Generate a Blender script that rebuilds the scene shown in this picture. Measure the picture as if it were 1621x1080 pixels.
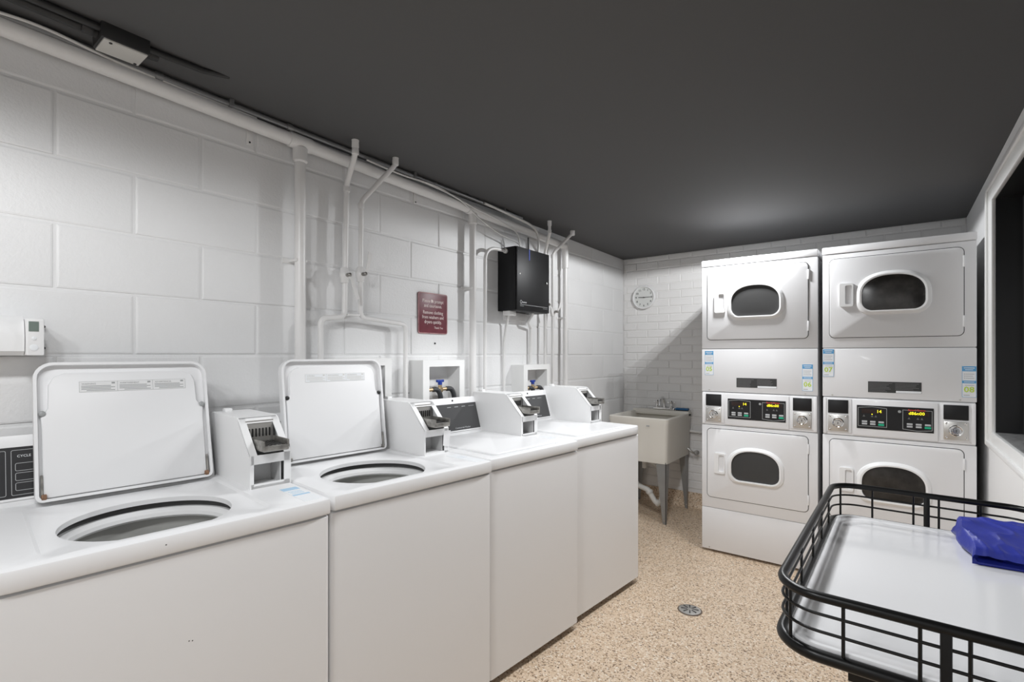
import bpy, bmesh, math, random
from mathutils import Matrix, Vector, noise
random.seed(7)
PI = math.pi
R = math.radians
S = bpy.context.scene
COL = S.collection
for o in list(bpy.data.objects):
    bpy.data.objects.remove(o)

# ------------------------------------------------------------------ camera
IW, IH = 1621.0, 1080.0
FPX, YAW, CYH, CAMH = 789.8, 37.228, 562.07, 1.3374
cam_d = bpy.data.cameras.new('camera')
cam_d.sensor_fit = 'HORIZONTAL'
cam_d.sensor_width = 36.0
cam_d.lens = FPX / IW * 36.0
cam_d.shift_x = 0.5 / IW
cam_d.shift_y = (CYH - IH / 2) / IW
cam_d.clip_start = 0.02
cam = bpy.data.objects.new('camera', cam_d)
COL.objects.link(cam)
cam.location = (0, 0, CAMH)
cam.rotation_euler = (R(90), 0, R(YAW))
S.camera = cam

# ------------------------------------------------------------------ world, lights, exposure
w = bpy.data.worlds.new('night')
w.use_nodes = True
w.node_tree.nodes['Background'].inputs[0].default_value = (0.010, 0.013, 0.02, 1)
w.node_tree.nodes['Background'].inputs[1].default_value = 0.3
S.world = w
S.view_settings.view_transform = 'Standard'
S.view_settings.look = 'None'
S.view_settings.exposure = 0.26
S.view_settings.gamma = 1.0
S.view_settings.use_curve_mapping = False


def downlight(name, loc, power, cone, blend, radius, col=(0.97, 0.985, 1.0)):
    l = bpy.data.lights.new(name, 'SPOT')
    l.energy = power
    l.color = col
    l.spot_size = R(cone)
    l.spot_blend = blend
    l.shadow_soft_size = radius
    o = bpy.data.objects.new(name, l)
    COL.objects.link(o)
    o.location = loc
    return o


# ceiling lamps on the room's centre line, just short of the dryers and near the door, with added fill lights mid-room
for lx, ly in ((-0.82, 3.29), (-0.78, 3.31), (-0.82, 3.34), (-0.78, 3.37), (-0.80, 3.39)):
    downlight('ceiling_lamp_by_dryers', (lx, ly, 2.185), 8.0, 177, 0.08, 0.0)
for ly in (1.75, 2.05, 2.35):
    downlight('fill_light_mid_room', (-0.80, ly, 2.215), 21, 126, 0.35, 0.09)  # added fill, no fixture here; cone narrowed to spare the upper dryers
for ly in (-0.75, -0.35, 0.05):
    downlight('ceiling_lamp_near_door', (-0.80, ly, 2.215), 18, 174, 0.30, 0.06)

# ------------------------------------------------------------------ materials
MATS = {}


def mat(name, col, rough=0.5, metal=0.0, bump=0.0, bscale=60.0, var=0.0, vscale=8.0, coat=0.0, emit=0.0, spec=0.5, bdist=0.002):
    if name in MATS:
        return MATS[name]
    m = bpy.data.materials.new(name)
    m.use_nodes = True
    nt = m.node_tree
    b = nt.nodes['Principled BSDF']
    b.inputs['Base Color'].default_value = (*col, 1)
    b.inputs['Roughness'].default_value = rough
    b.inputs['Metallic'].default_value = metal
    b.inputs['Coat Weight'].default_value = coat
    b.inputs['Coat Roughness'].default_value = 0.08
    b.inputs['Specular IOR Level'].default_value = spec
    tc = nt.nodes.new('ShaderNodeTexCoord')
    if emit:
        b.inputs['Emission Color'].default_value = (*col, 1)
        b.inputs['Emission Strength'].default_value = emit
    if var:
        n = nt.nodes.new('ShaderNodeTexNoise')
        n.inputs['Scale'].default_value = vscale
        n.inputs['Detail'].default_value = 5
        nt.links.new(tc.outputs['Object'], n.inputs['Vector'])
        r = nt.nodes.new('ShaderNodeValToRGB')
        lo = [max(0, c * (1 - var)) for c in col]
        hi = [min(1, c * (1 + var)) for c in col]
        r.color_ramp.elements[0].color = (*lo, 1)
        r.color_ramp.elements[1].color = (*hi, 1)
        r.color_ramp.elements[0].position = 0.3
        r.color_ramp.elements[1].position = 0.7
        nt.links.new(n.outputs['Fac'], r.inputs['Fac'])
        nt.links.new(r.outputs['Color'], b.inputs['Base Color'])
    if bump:
        n = nt.nodes.new('ShaderNodeTexNoise')
        n.inputs['Scale'].default_value = bscale
        n.inputs['Detail'].default_value = 4
        nt.links.new(tc.outputs['Object'], n.inputs['Vector'])
        bp = nt.nodes.new('ShaderNodeBump')
        bp.inputs['Strength'].default_value = bump
        bp.inputs['Distance'].default_value = bdist
        nt.links.new(n.outputs['Fac'], bp.inputs['Height'])
        nt.links.new(bp.outputs['Normal'], b.inputs['Normal'])
    MATS[name] = m
    return m


def speckle_floor():
    m = bpy.data.materials.new('speckled_epoxy')
    m.use_nodes = True
    nt = m.node_tree
    b = nt.nodes['Principled BSDF']
    tc = nt.nodes.new('ShaderNodeTexCoord')
    v = nt.nodes.new('ShaderNodeTexVoronoi')
    v.inputs['Scale'].default_value = 165
    nt.links.new(tc.outputs['Object'], v.inputs['Vector'])
    sep = nt.nodes.new('ShaderNodeSeparateColor')
    nt.links.new(v.outputs['Color'], sep.inputs['Color'])
    r = nt.nodes.new('ShaderNodeValToRGB')
    r.color_ramp.interpolation = 'CONSTANT'
    stops = [(0.0, (0.20, 0.13, 0.08)), (0.07, (0.44, 0.31, 0.20)), (0.20, (0.66, 0.50, 0.35)), (0.42, (0.72, 0.57, 0.42)),
             (0.66, (0.78, 0.64, 0.50)), (0.86, (0.62, 0.46, 0.33)), (0.94, (0.86, 0.78, 0.68))]
    e = r.color_ramp.elements
    e[0].position, e[0].color = stops[0][0], (*stops[0][1], 1)
    e[1].position, e[1].color = stops[1][0], (*stops[1][1], 1)
    for p, c in stops[2:]:
        q = e.new(p)
        q.color = (*c, 1)
    nt.links.new(sep.outputs[0], r.inputs['Fac'])
    n = nt.nodes.new('ShaderNodeTexNoise')
    n.inputs['Scale'].default_value = 3.0
    n.inputs['Detail'].default_value = 4
    nt.links.new(tc.outputs['Object'], n.inputs['Vector'])
    mr = nt.nodes.new('ShaderNodeMapRange')
    mr.inputs[3].default_value = 0.88
    mr.inputs[4].default_value = 1.08
    nt.links.new(n.outputs['Fac'], mr.inputs[0])
    mx = nt.nodes.new('ShaderNodeMix')
    mx.data_type = 'RGBA'
    mx.blend_type = 'MULTIPLY'
    mx.inputs[0].default_value = 1
    nt.links.new(r.outputs['Color'], mx.inputs[6])
    nt.links.new(mr.outputs[0], mx.inputs[7])
    nt.links.new(mx.outputs[2], b.inputs['Base Color'])
    bp = nt.nodes.new('ShaderNodeBump')
    bp.inputs['Strength'].default_value = 0.25
    bp.inputs['Distance'].default_value = 0.001
    nt.links.new(sep.outputs[1], bp.inputs['Height'])
    nt.links.new(bp.outputs['Normal'], b.inputs['Normal'])
    b.inputs['Roughness'].default_value = 0.42
    return m


def glass_mat():
    m = bpy.data.materials.new('window_glass')
    m.use_nodes = True
    b = m.node_tree.nodes['Principled BSDF']
    b.inputs['Base Color'].default_value = (0.85, 0.9, 0.9, 1)
    b.inputs['Roughness'].default_value = 0.02
    b.inputs['Transmission Weight'].default_value = 1.0
    b.inputs['IOR'].default_value = 1.45
    return m


M_wall = mat('white_wall_paint', (0.80, 0.80, 0.80), 0.42, bump=0.55, bscale=110, var=0.02, vscale=2.5)
M_brick = mat('white_brick_paint', (0.80, 0.79, 0.78), 0.45, bump=0.6, bscale=90, var=0.03, vscale=4)
M_plain = mat('white_plaster', (0.80, 0.80, 0.80), 0.5, bump=0.15, bscale=140)
M_ceil = mat('charcoal_ceiling_paint', (0.086, 0.086, 0.087), 0.85, bump=0.1, bscale=80)
M_floor = speckle_floor()
M_trim = mat('white_gloss_trim', (0.82, 0.82, 0.81), 0.3, bump=0.08, bscale=40)
M_pipe = mat('white_painted_pipe', (0.78, 0.77, 0.76), 0.33, bump=0.12, bscale=60)
M_enamel = mat('white_enamel', (0.83, 0.83, 0.835), 0.34, coat=0.08)
M_lid = mat('white_lid_enamel', (0.82, 0.82, 0.825), 0.5)
M_enamel2 = mat('dryer_white_enamel', (0.80, 0.80, 0.81), 0.42, coat=0.05)
M_plastic = mat('white_plastic', (0.84, 0.84, 0.84), 0.35)
M_seam = mat('dark_seam', (0.05, 0.05, 0.05), 0.7)
M_basket = mat('grey_tub_basket', (0.52, 0.52, 0.50), 0.45, metal=0.2)
M_gap = mat('dark_rubber_and_shade', (0.06, 0.06, 0.06), 0.6)
M_black = mat('black_powder_coat', (0.0035, 0.0035, 0.0035), 0.32, spec=0.3)
M_blackbox = mat('black_box_enamel', (0.008, 0.008, 0.009), 0.45, spec=0.3)
M_panel = mat('charcoal_panel', (0.014, 0.014, 0.015), 0.35, spec=0.3)
M_blackpl = mat('black_plastic_window', (0.012, 0.012, 0.013), 0.45, spec=0.3)
M_glassD = mat('dark_dryer_glass', (0.055, 0.055, 0.055), 0.35, spec=0.3)
M_glassR = mat('smoked_dryer_glass', (0.028, 0.026, 0.024), 0.16, var=0.5, vscale=18)
M_steel = mat('brushed_steel', (0.62, 0.61, 0.59), 0.34, metal=0.85, bump=0.08, bscale=200)
M_chrome = mat('chrome', (0.75, 0.75, 0.75), 0.12, metal=1.0)
M_worn = mat('worn_coin_metal', (0.33, 0.32, 0.30), 0.38, metal=0.8, var=0.35, vscale=40)
M_dark = mat('dark_metal', (0.03, 0.03, 0.03), 0.45, metal=0.4)
M_galv = mat('galvanised_leg', (0.30, 0.30, 0.295), 0.45, metal=0.3, var=0.1)
M_brass = mat('brass', (0.55, 0.42, 0.26), 0.35, metal=0.8)
M_rust = mat('rusty_hinge', (0.22, 0.12, 0.07), 0.7, var=0.5, vscale=120)
M_hose = mat('black_hose_rubber', (0.035, 0.037, 0.04), 0.5)
M_bluepl = mat('blue_plastic', (0.015, 0.05, 0.32), 0.4)
M_sponge = mat('blue_brush', (0.01, 0.10, 0.25), 0.6)
M_bag = mat('blue_nylon', (0.022, 0.034, 0.30), 0.42, bump=0.5, bscale=45, var=0.15, vscale=12, bdist=0.004)
M_sink = mat('beige_utility_sink', (0.70, 0.67, 0.61), 0.4)
M_sign = mat('burgundy_sign', (0.155, 0.026, 0.040), 0.4, var=0.2, vscale=20)
M_sgnt = mat('sign_lettering', (0.80, 0.68, 0.66), 0.5)
M_sblue = mat('sticker_blue', (0.10, 0.36, 0.66), 0.4)
M_swhite = mat('sticker_white', (0.82, 0.84, 0.86), 0.4)
M_sgrey = mat('sticker_grey_print', (0.35, 0.36, 0.38), 0.5)
M_slime = mat('sticker_lime', (0.50, 0.68, 0.06), 0.4)
M_lblk = mat('label_black', (0.03, 0.03, 0.03), 0.45)
M_ltxt = mat('label_print', (0.20, 0.20, 0.20), 0.5)
M_grey = mat('print_grey', (0.34, 0.35, 0.35), 0.4)
M_btn = mat('button_grey', (0.50, 0.51, 0.52), 0.4)
M_btng = mat('button_green', (0.01, 0.40, 0.22), 0.4)
M_led = mat('display_yellow', (0.95, 0.85, 0.02), 0.4, emit=1.1)
M_red = mat('red_lettering', (0.62, 0.05, 0.03), 0.4)
M_lcd = mat('lcd_screen', (0.16, 0.20, 0.18), 0.25)
M_tray = mat('white_laminate', (0.80, 0.80, 0.81), 0.14, coat=0.3)
M_cable = mat('white_cable', (0.68, 0.67, 0.65), 0.45)
M_emt = mat('grey_steel_conduit', (0.22, 0.22, 0.22), 0.35, metal=0.5)
M_blkc = mat('black_painted_conduit', (0.020, 0.020, 0.020), 0.5)
M_cover = mat('cover_plate', (0.55, 0.54, 0.51), 0.45)
M_sash = mat('black_sash', (0.010, 0.010, 0.011), 0.3)
M_stone = mat('grey_stone_sill', (0.22, 0.22, 0.22), 0.3, var=0.5, vscale=30)
M_clock = mat('clock_face', (0.70, 0.71, 0.69), 0.4)
M_pvc = mat('white_pvc', (0.75, 0.75, 0.73), 0.4)
M_glass = glass_mat()


# ------------------------------------------------------------------ mesh helpers
class MB:
    def __init__(s):
        s.v, s.f = [], []

    def add(s, vs, fs):
        n = len(s.v)
        s.v += [tuple(p) for p in vs]
        s.f += [tuple(n + i for i in f) for f in fs]
        return s

    def box(s, x0, x1, y0, y1, z0, z1, bev=0.0, seg=2):
        if bev <= 0:
            vs = [(x, y, z) for x in (x0, x1) for y in (y0, y1) for z in (z0, z1)]
            return s.add(vs, [(0, 1, 3, 2), (4, 6, 7, 5), (0, 4, 5, 1), (2, 3, 7, 6), (0, 2, 6, 4), (1, 5, 7, 3)])
        bm = bmesh.new()
        bmesh.ops.create_cube(bm, size=1)
        bmesh.ops.scale(bm, vec=(x1 - x0, y1 - y0, z1 - z0), verts=bm.verts)
        bmesh.ops.translate(bm, vec=((x0 + x1) / 2, (y0 + y1) / 2, (z0 + z1) / 2), verts=bm.verts)
        bmesh.ops.bevel(bm, geom=bm.edges[:], offset=bev, segments=seg, affect='EDGES', profile=0.5)
        bm.verts.index_update()
        s.add([v.co[:] for v in bm.verts], [[v.index for v in f.verts] for f in bm.faces])
        bm.free()
        return s

    def loft(s, rings, cap0=False, cap1=False, closed=True):
        n = len(rings[0])
        vs = [p for r in rings for p in r]
        fs = []
        m = n if closed else n - 1
        for a in range(len(rings) - 1):
            for i in range(m):
                j = (i + 1) % n
                fs.append((a * n + i, a * n + j, (a + 1) * n + j, (a + 1) * n + i))
        if cap0:
            fs.append(tuple(range(n))[::-1])
        if cap1:
            fs.append(tuple((len(rings) - 1) * n + i for i in range(n)))
        return s.add(vs, fs)

    def tube(s, pts, r, n=12, closed=False, caps=True):
        pts = [Vector(p) for p in pts]
        k = len(pts)
        rs = r if isinstance(r, (list, tuple)) else [r] * k
        rings = []
        prev = None
        for i, p in enumerate(pts):
            if closed:
                t = (pts[(i + 1) % k] - pts[i - 1])
            else:
                t = pts[min(i + 1, k - 1)] - pts[max(i - 1, 0)]
            t.normalize()
            if prev is None:
                up = Vector((0, 0, 1)) if abs(t.z) < 0.9 else Vector((1, 0, 0))
                a = t.cross(up).normalized()
            else:
                a = (prev - t * prev.dot(t))
                a.normalize()
            prev = a
            b = t.cross(a)
            rings.append([p + (a * math.cos(2 * PI * j / n) + b * math.sin(2 * PI * j / n)) * rs[i] for j in range(n)])
        if closed:
            rings.append(rings[0])
            return s.loft(rings)
        return s.loft(rings, caps, caps)

    def lathe(s, prof, n=24, o=(0, 0, 0), d=(0, 0, 1)):
        d = Vector(d).normalized()
        up = Vector((0, 0, 1)) if abs(d.z) < 0.9 else Vector((1, 0, 0))
        a = d.cross(up).normalized()
        b = d.cross(a)
        o = Vector(o)
        rings = [[o + d * h + (a * math.cos(2 * PI * j / n) + b * math.sin(2 * PI * j / n)) * max(r, 1e-4) for j in range(n)] for r, h in prof]
        return s.loft(rings, True, True)

    def prism(s, poly, fn, h0, h1):
        return s.loft([[fn(a, b, h0) for a, b in poly], [fn(a, b, h1) for a, b in poly]], True, True)

    def mesh(s, name, sharp=35):
        me = bpy.data.meshes.new(name)
        me.from_pydata(s.v, [], s.f)
        bm = bmesh.new()
        bm.from_mesh(me)
        bmesh.ops.recalc_face_normals(bm, faces=bm.faces[:])
        bm.to_mesh(me)
        bm.free()
        me.polygons.foreach_set('use_smooth', [True] * len(me.polygons))
        me.set_sharp_from_angle(angle=R(sharp))
        return me

    def build(s, name, m, parent=None, world=False, loc=None, rot=None, sharp=35):
        if world and parent:
            mi = parent.matrix_basis.inverted()
            s.v = [tuple(mi @ Vector(p)) for p in s.v]
        me = s.mesh(name, sharp)
        me.materials.append(m)
        o = bpy.data.objects.new(name, me)
        COL.objects.link(o)
        if parent:
            o.parent = parent
        if loc:
            o.location = loc
        if rot:
            o.rotation_euler = rot
        return o


def thing(name, label, cat, loc=(0, 0, 0), rz=0.0, group=None):
    o = bpy.data.objects.new(name, None)
    COL.objects.link(o)
    o.location = loc
    o.rotation_euler = (0, 0, rz)
    o.empty_display_size = 0.05
    o['label'] = label
    o['category'] = cat
    if group:
        o['group'] = group
    o.matrix_basis = Matrix.Translation(loc) @ Matrix.Rotation(rz, 4, 'Z')
    return o


def tag(o, label, cat, group=None):
    o['label'] = label
    o['category'] = cat
    if group:
        o['group'] = group
    return o


def struct(o):
    o['kind'] = 'structure'
    return o


def fillet(pts, r, n=6):
    pts = [Vector(p) for p in pts]
    out = [pts[0]]
    for i in range(1, len(pts) - 1):
        a, b, c = pts[i - 1], pts[i], pts[i + 1]
        u, v = (a - b), (c - b)
        rr = min(r, u.length * 0.49, v.length * 0.49)
        p, q = b + u.normalized() * rr, b + v.normalized() * rr
        for k in range(n + 1):
            t = k / n
            out.append(p * (1 - t) ** 2 + b * 2 * t * (1 - t) + q * t * t)
    out.append(pts[-1])
    return out


def spline(pts, n=8):
    pts = [Vector(p) for p in pts]
    out = []
    for i in range(len(pts) - 1):
        p0, p1, p2, p3 = pts[max(i - 1, 0)], pts[i], pts[i + 1], pts[min(i + 2, len(pts) - 1)]
        for k in range(n):
            t = k / n
            out.append(0.5 * ((2 * p1) + (p2 - p0) * t + (2 * p0 - 5 * p1 + 4 * p2 - p3) * t * t + (3 * p1 - p0 - 3 * p2 + p3) * t ** 3))
    out.append(pts[-1])
    return out


def rrect(x0, x1, z0, z1, r, n=6, rt=None):
    rt = r if rt is None else rt
    out = []
    for cx, cz, a0, rr in ((x1 - r, z0 + r, -90, r), (x1 - rt, z1 - rt, 0, rt), (x0 + rt, z1 - rt, 90, rt), (x0 + r, z0 + r, 180, r)):
        for k in range(n + 1):
            a = R(a0 + 90 * k / n)
            out.append((cx + rr * math.cos(a), cz + rr * math.sin(a)))
    return out


def plate(mb, poly, y0, y1, bev=0.0):
    """poly in x,z; extruded along y from back y1 to front y0 (front edge softened by bev)"""
    if bev <= 0:
        return mb.loft([[(x, y1, z) for x, z in poly], [(x, y0, z) for x, z in poly]], True, True)
    cx = sum(p[0] for p in poly) / len(poly)
    cz = sum(p[1] for p in poly) / len(poly)
    mx = max(abs(p[0] - cx) for p in poly)
    mz = max(abs(p[1] - cz) for p in poly)
    ins = lambda k: [(cx + (x - cx) * (1 - k / mx), cz + (z - cz) * (1 - k / mz)) for x, z in poly]
    sg = 1 if y1 > y0 else -1
    rr = [[(x, y1, z) for x, z in poly], [(x, y0 + sg * bev, z) for x, z in poly],
          [(x, y0 + sg * bev * 0.3, z) for x, z in ins(bev * 0.3)], [(x, y0, z) for x, z in ins(bev)]]
    return mb.loft(rr, True, True)


def ringplate(mb, outer, inner, y0, y1):
    """frame between two outlines of the same count"""
    rr = [[(x, y1, z) for x, z in outer], [(x, y0, z) for x, z in outer], [(x, y0, z) for x, z in inner], [(x, y1, z) for x, z in inner],
          [(x, y1, z) for x, z in outer]]
    return mb.loft(rr)


def text(parent, name, s, size, m, x, z, y=0.0, align='CENTER', bold=0.0, xs=1.0, mtx=None, ext=0.0003):
    c = bpy.data.curves.new(name, 'FONT')
    c.body = s
    c.size = size
    c.align_x = align
    c.align_y = 'CENTER'
    c.resolution_u = 2
    c.offset = bold
    c.extrude = ext
    t = bpy.data.objects.new(name, c)
    COL.objects.link(t)
    dg = bpy.context.evaluated_depsgraph_get()
    me = bpy.data.meshes.new_from_object(t.evaluated_get(dg))
    bpy.data.objects.remove(t)
    bpy.data.curves.remove(c)
    me.name = name
    T = mtx if mtx else Matrix(((xs, 0, 0, x), (0, 0, -1, y), (0, 1, 0, z), (0, 0, 0, 1)))
    me.transform(T)
    me.materials.clear()
    me.materials.append(m)
    o = bpy.data.objects.new(name, me)
    COL.objects.link(o)
    o.parent = parent
    return o


# ------------------------------------------------------------------ the room
WX, BY, RX, FY = -2.0365, 4.45, 0.40, -1.45
CZ = lambda y: 2.248 + 0.0125 * (BY - y)
mb = MB().box(WX - 0.2, RX + 0.2, FY - 0.2, BY + 0.2, -0.1, 0.0)
struct(mb.build('floor', M_floor))
mb = MB()
z0, z1 = CZ(FY - 0.2), CZ(BY + 0.2)
mb.add([(WX - .2, FY - .2, z0), (RX + .2, FY - .2, z0), (RX + .2, BY + .2, z1), (WX - .2, BY + .2, z1),
        (WX - .2, FY - .2, z0 + .1), (RX + .2, FY - .2, z0 + .1), (RX + .2, BY + .2, z1 + .1), (WX - .2, BY + .2, z1 + .1)],
       [(0, 1, 2, 3), (4, 7, 6, 5), (0, 4, 5, 1), (1, 5, 6, 2), (2, 6, 7, 3), (3, 7, 4, 0)])
struct(mb.build('ceiling', M_ceil))

# left wall: painted concrete blocks proud of the joints
JD = 0.0034
wl = struct(MB().box(WX - 0.15, WX - JD, FY, BY, 0, 2.36).build('wall_left', M_wall))


def block_mesh(name, L, Hh, m, j, depth, ch, axis):
    """a cushion-edged block; L long, Hh high, its joint half-width j"""
    a, b = L / 2 - j, Hh / 2 - j
    out = []
    for ins, dp in ((0, 0), (0.0005, depth * 0.55), (ch, depth)):
        ring = [(-a + ins, -b + ins), (a - ins, -b + ins), (a - ins, b - ins), (-a + ins, b - ins)]
        if axis == 'x':
            out.append([(dp, p, q) for p, q in ring])
        else:
            out.append([(p, -dp, q) for p, q in ring])
    k = MB()
    k.loft(out, False, True)
    me = k.mesh(name, 8)
    me.materials.append(m)
    return me


def put(me, name, parent, loc):
    o = bpy.data.objects.new(name, me)
    COL.objects.link(o)
    o.parent = parent
    o.location = loc
    return o


full = block_mesh('concrete_block', 0.4064, 0.2032, M_wall, 0.004, JD, 0.006, 'x')
Z0 = 2.1499
for k in range(-1, 11):
    zt = Z0 - 0.2032 * k
    zb = zt - 0.2032
    off = 0.3695 if k % 2 == 0 else 0.5714
    zt2 = zt
    for n in range(-4, 12):
        ya, yb = off + n * 0.4064, off + (n + 1) * 0.4064
        if yb > BY:
            yb = BY
        if ya > BY - 0.05 or ya < -1.4:
            continue
        if zt < 0.86 and yb < 2.6:
            continue
        if zb < 0.02:
            continue
        if k == -1:
            zt2 = min(CZ(ya), CZ(yb)) - 0.0
        yc, zc = (ya + yb) / 2, (zt2 + zb) / 2
        jx = random.uniform(-0.0012, 0.0012)
        if abs(yb - ya - 0.4064) < 1e-3 and k != -1:
            put(full, 'concrete_block', wl, (WX - JD + jx, yc, zc))
        else:
            put(block_mesh('concrete_block', yb - ya, zt2 - zb, M_wall, 0.004, JD, 0.006, 'x'), 'concrete_block', wl, (WX - JD + jx, yc, zc))

# back wall: painted bricks
wb = struct(MB().box(WX - 0.15, RX + 0.15, BY + 0.005, BY + 0.15, 0, 2.36).build('wall_back', M_brick))
BL, BH = 0.2075, 0.0703
fullb = block_mesh('brick', BL, BH, M_brick, 0.0035, 0.005, 0.004, 'y')
for k in range(0, 30):
    zt = 2.2 - BH * (k - 1)
    if k == 0:
        zt = 2.247
    zb = 2.2 - BH * k
    off = -1.696 if k % 2 == 1 else -1.80
    for n in range(-3, 12):
        xa, xb = off + n * BL, off + (n + 1) * BL
        if xa < WX:
            xa = WX
        if xb > RX:
            xb = RX
        if xb - xa < 0.03:
            continue
        if xa > -0.95 and zb < 1.88 and xb < 0.30:
            continue
        cx, cz = (xa + xb) / 2, (zt + zb) / 2
        dy = random.uniform(-0.001, 0.001)
        if abs(xb - xa - BL) < 1e-3 and k:
            put(fullb, 'brick', wb, (cx, BY + 0.005 + dy, cz))
        else:
            put(block_mesh('brick', xb - xa, zt - zb, M_brick, 0.0035, 0.005, 0.004, 'y'), 'brick', wb, (cx, BY + 0.005 + dy, cz))

# coved epoxy base along the back wall
prof = [(BY, 0.0), (BY - 0.035, 0.0), (BY - 0.016, 0.014), (BY - 0.008, 0.035), (BY - 0.006, 0.128), (BY, 0.132)]
mb = MB().loft([[(x, a, b) for a, b in prof] for x in (WX, -1.0)], True, True)
struct(mb.build('baseboard_back', M_floor))

# right wall with its window opening
WY0, WY1, WZ0, WZ1 = 0.9, 3.31, 0.955, 2.095
wr = MB()
wr.box(RX, RX + 0.2, FY, BY + 0.15, 0, WZ0)
wr.box(RX, RX + 0.2, FY, BY + 0.15, WZ1, 2.36)
wr.box(RX, RX + 0.2, FY, WY0, WZ0, WZ1)
wr.box(RX, RX + 0.2, WY1, BY + 0.15, WZ0, WZ1)
struct(wr.build('wall_right', M_plain))
struct(MB().box(WX - 0.15, RX + 0.2, FY - 0.15, FY, 0, 2.36).build('wall_front', M_plain))

win = bpy.data.objects.new('window_1', None)
COL.objects.link(win)
win.location = (RX, (WY0 + WY1) / 2, WZ0)
win.matrix_basis = Matrix.Translation(win.location)
struct(win)
cw = 0.115
for nm, b in (('casing_side', (WY1 - 0.012, WY1 + cw, WZ0 - 0.065, WZ1 + 0.075)), ('casing_side', (WY0 - cw, WY0 + 0.012, WZ0 - 0.065, WZ1 + 0.075))):
    k = MB().box(RX - 0.016, RX, b[0], b[1], b[2], b[3], 0.003)
    s_ = 1 if nm and b[0] > 2 else -1
    e0, e1 = (b[1] - 0.028, b[1]) if s_ > 0 else (b[0], b[0] + 0.028)
    k.box(RX - 0.026, RX - 0.014, e0, e1, b[2], b[3], 0.004)
    k.build(nm, M_trim, win, True)
MB().box(RX - 0.016, RX, WY0, WY1 - 0.012, WZ1 - 0.012, WZ1 + 0.075, 0.003).box(RX - 0.026, RX - 0.014, WY0, WY1 + cw - 0.028, WZ1 + 0.05, WZ1 + 0.075, 0.004).build('casing_head', M_trim, win, True)
MB().box(RX - 0.016, RX, WY0, WY1 - 0.012, WZ0 - 0.065, WZ0 + 0.012, 0.003).box(RX - 0.026, RX - 0.014, WY0, WY1 + cw - 0.028, WZ0 - 0.065, WZ0 - 0.04, 0.004).build('casing_apron', M_trim, win, True)
MB().box(RX + 0.002, RX + 0.14, WY0, WY1, WZ0, WZ0 + 0.012, 0.002).build('stone_sill', M_stone, win, True)
k = MB()
k.box(RX, RX + 0.16, WY1 - 0.012, WY1 + 0.004, WZ0 + 0.012, WZ1)
k.box(RX, RX + 0.16, WY0 - 0.004, WY0 + 0.012, WZ0 + 0.012, WZ1)
k.box(RX, RX + 0.16, WY0, WY1, WZ1 - 0.012, WZ1 + 0.004)
k.build('jamb', M_sash, win, True)
for ya, yb in ((WY0 + 0.012, 2.12), (2.12, WY1 - 0.012)):
    k = MB()
    k.box(RX + 0.09, RX + 0.13, ya, ya + 0.045, WZ0 + 0.012, WZ1 - 0.012, 0.003)
    k.box(RX + 0.09, RX + 0.13, yb - 0.045, yb, WZ0 + 0.012, WZ1 - 0.012, 0.003)
    k.box(RX + 0.09, RX + 0.13, ya + 0.04, yb - 0.04, WZ0 + 0.012, WZ0 + 0.06, 0.003)
    k.box(RX + 0.09, RX + 0.13, ya + 0.04, yb - 0.04, WZ1 - 0.06, WZ1 - 0.012, 0.003)
    sa = k.build('sash', M_sash, win, True)
    g = MB().box(RX + 0.106, RX + 0.112, ya + 0.04, yb - 0.04, WZ0 + 0.055, WZ1 - 0.055)
    g.build('pane', M_glass, win, True)

# ------------------------------------------------------------------ washers
TH = 5.3
WASH = [((-1.360, 0.135), 0.705, True, 13.0), ((-1.312, 0.846), 0.675, True, 7.5), ((-1.268, 1.527), 0.613, False, 0), ((-1.238, 2.145), 0.655, False, 0)]
WLAB = ['white top-load washer nearest the camera, lid raised, black cycle panel at its left',
        'white top-load washer with raised lid, second in the row, beneath the two bent supply pipes',
        'white top-load washer with closed lid, third in the row, grey slanted panel showing',
        'white top-load washer with closed lid at the far end of the row beside the sink']
ZT = 0.922
DEP = 0.63


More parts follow.
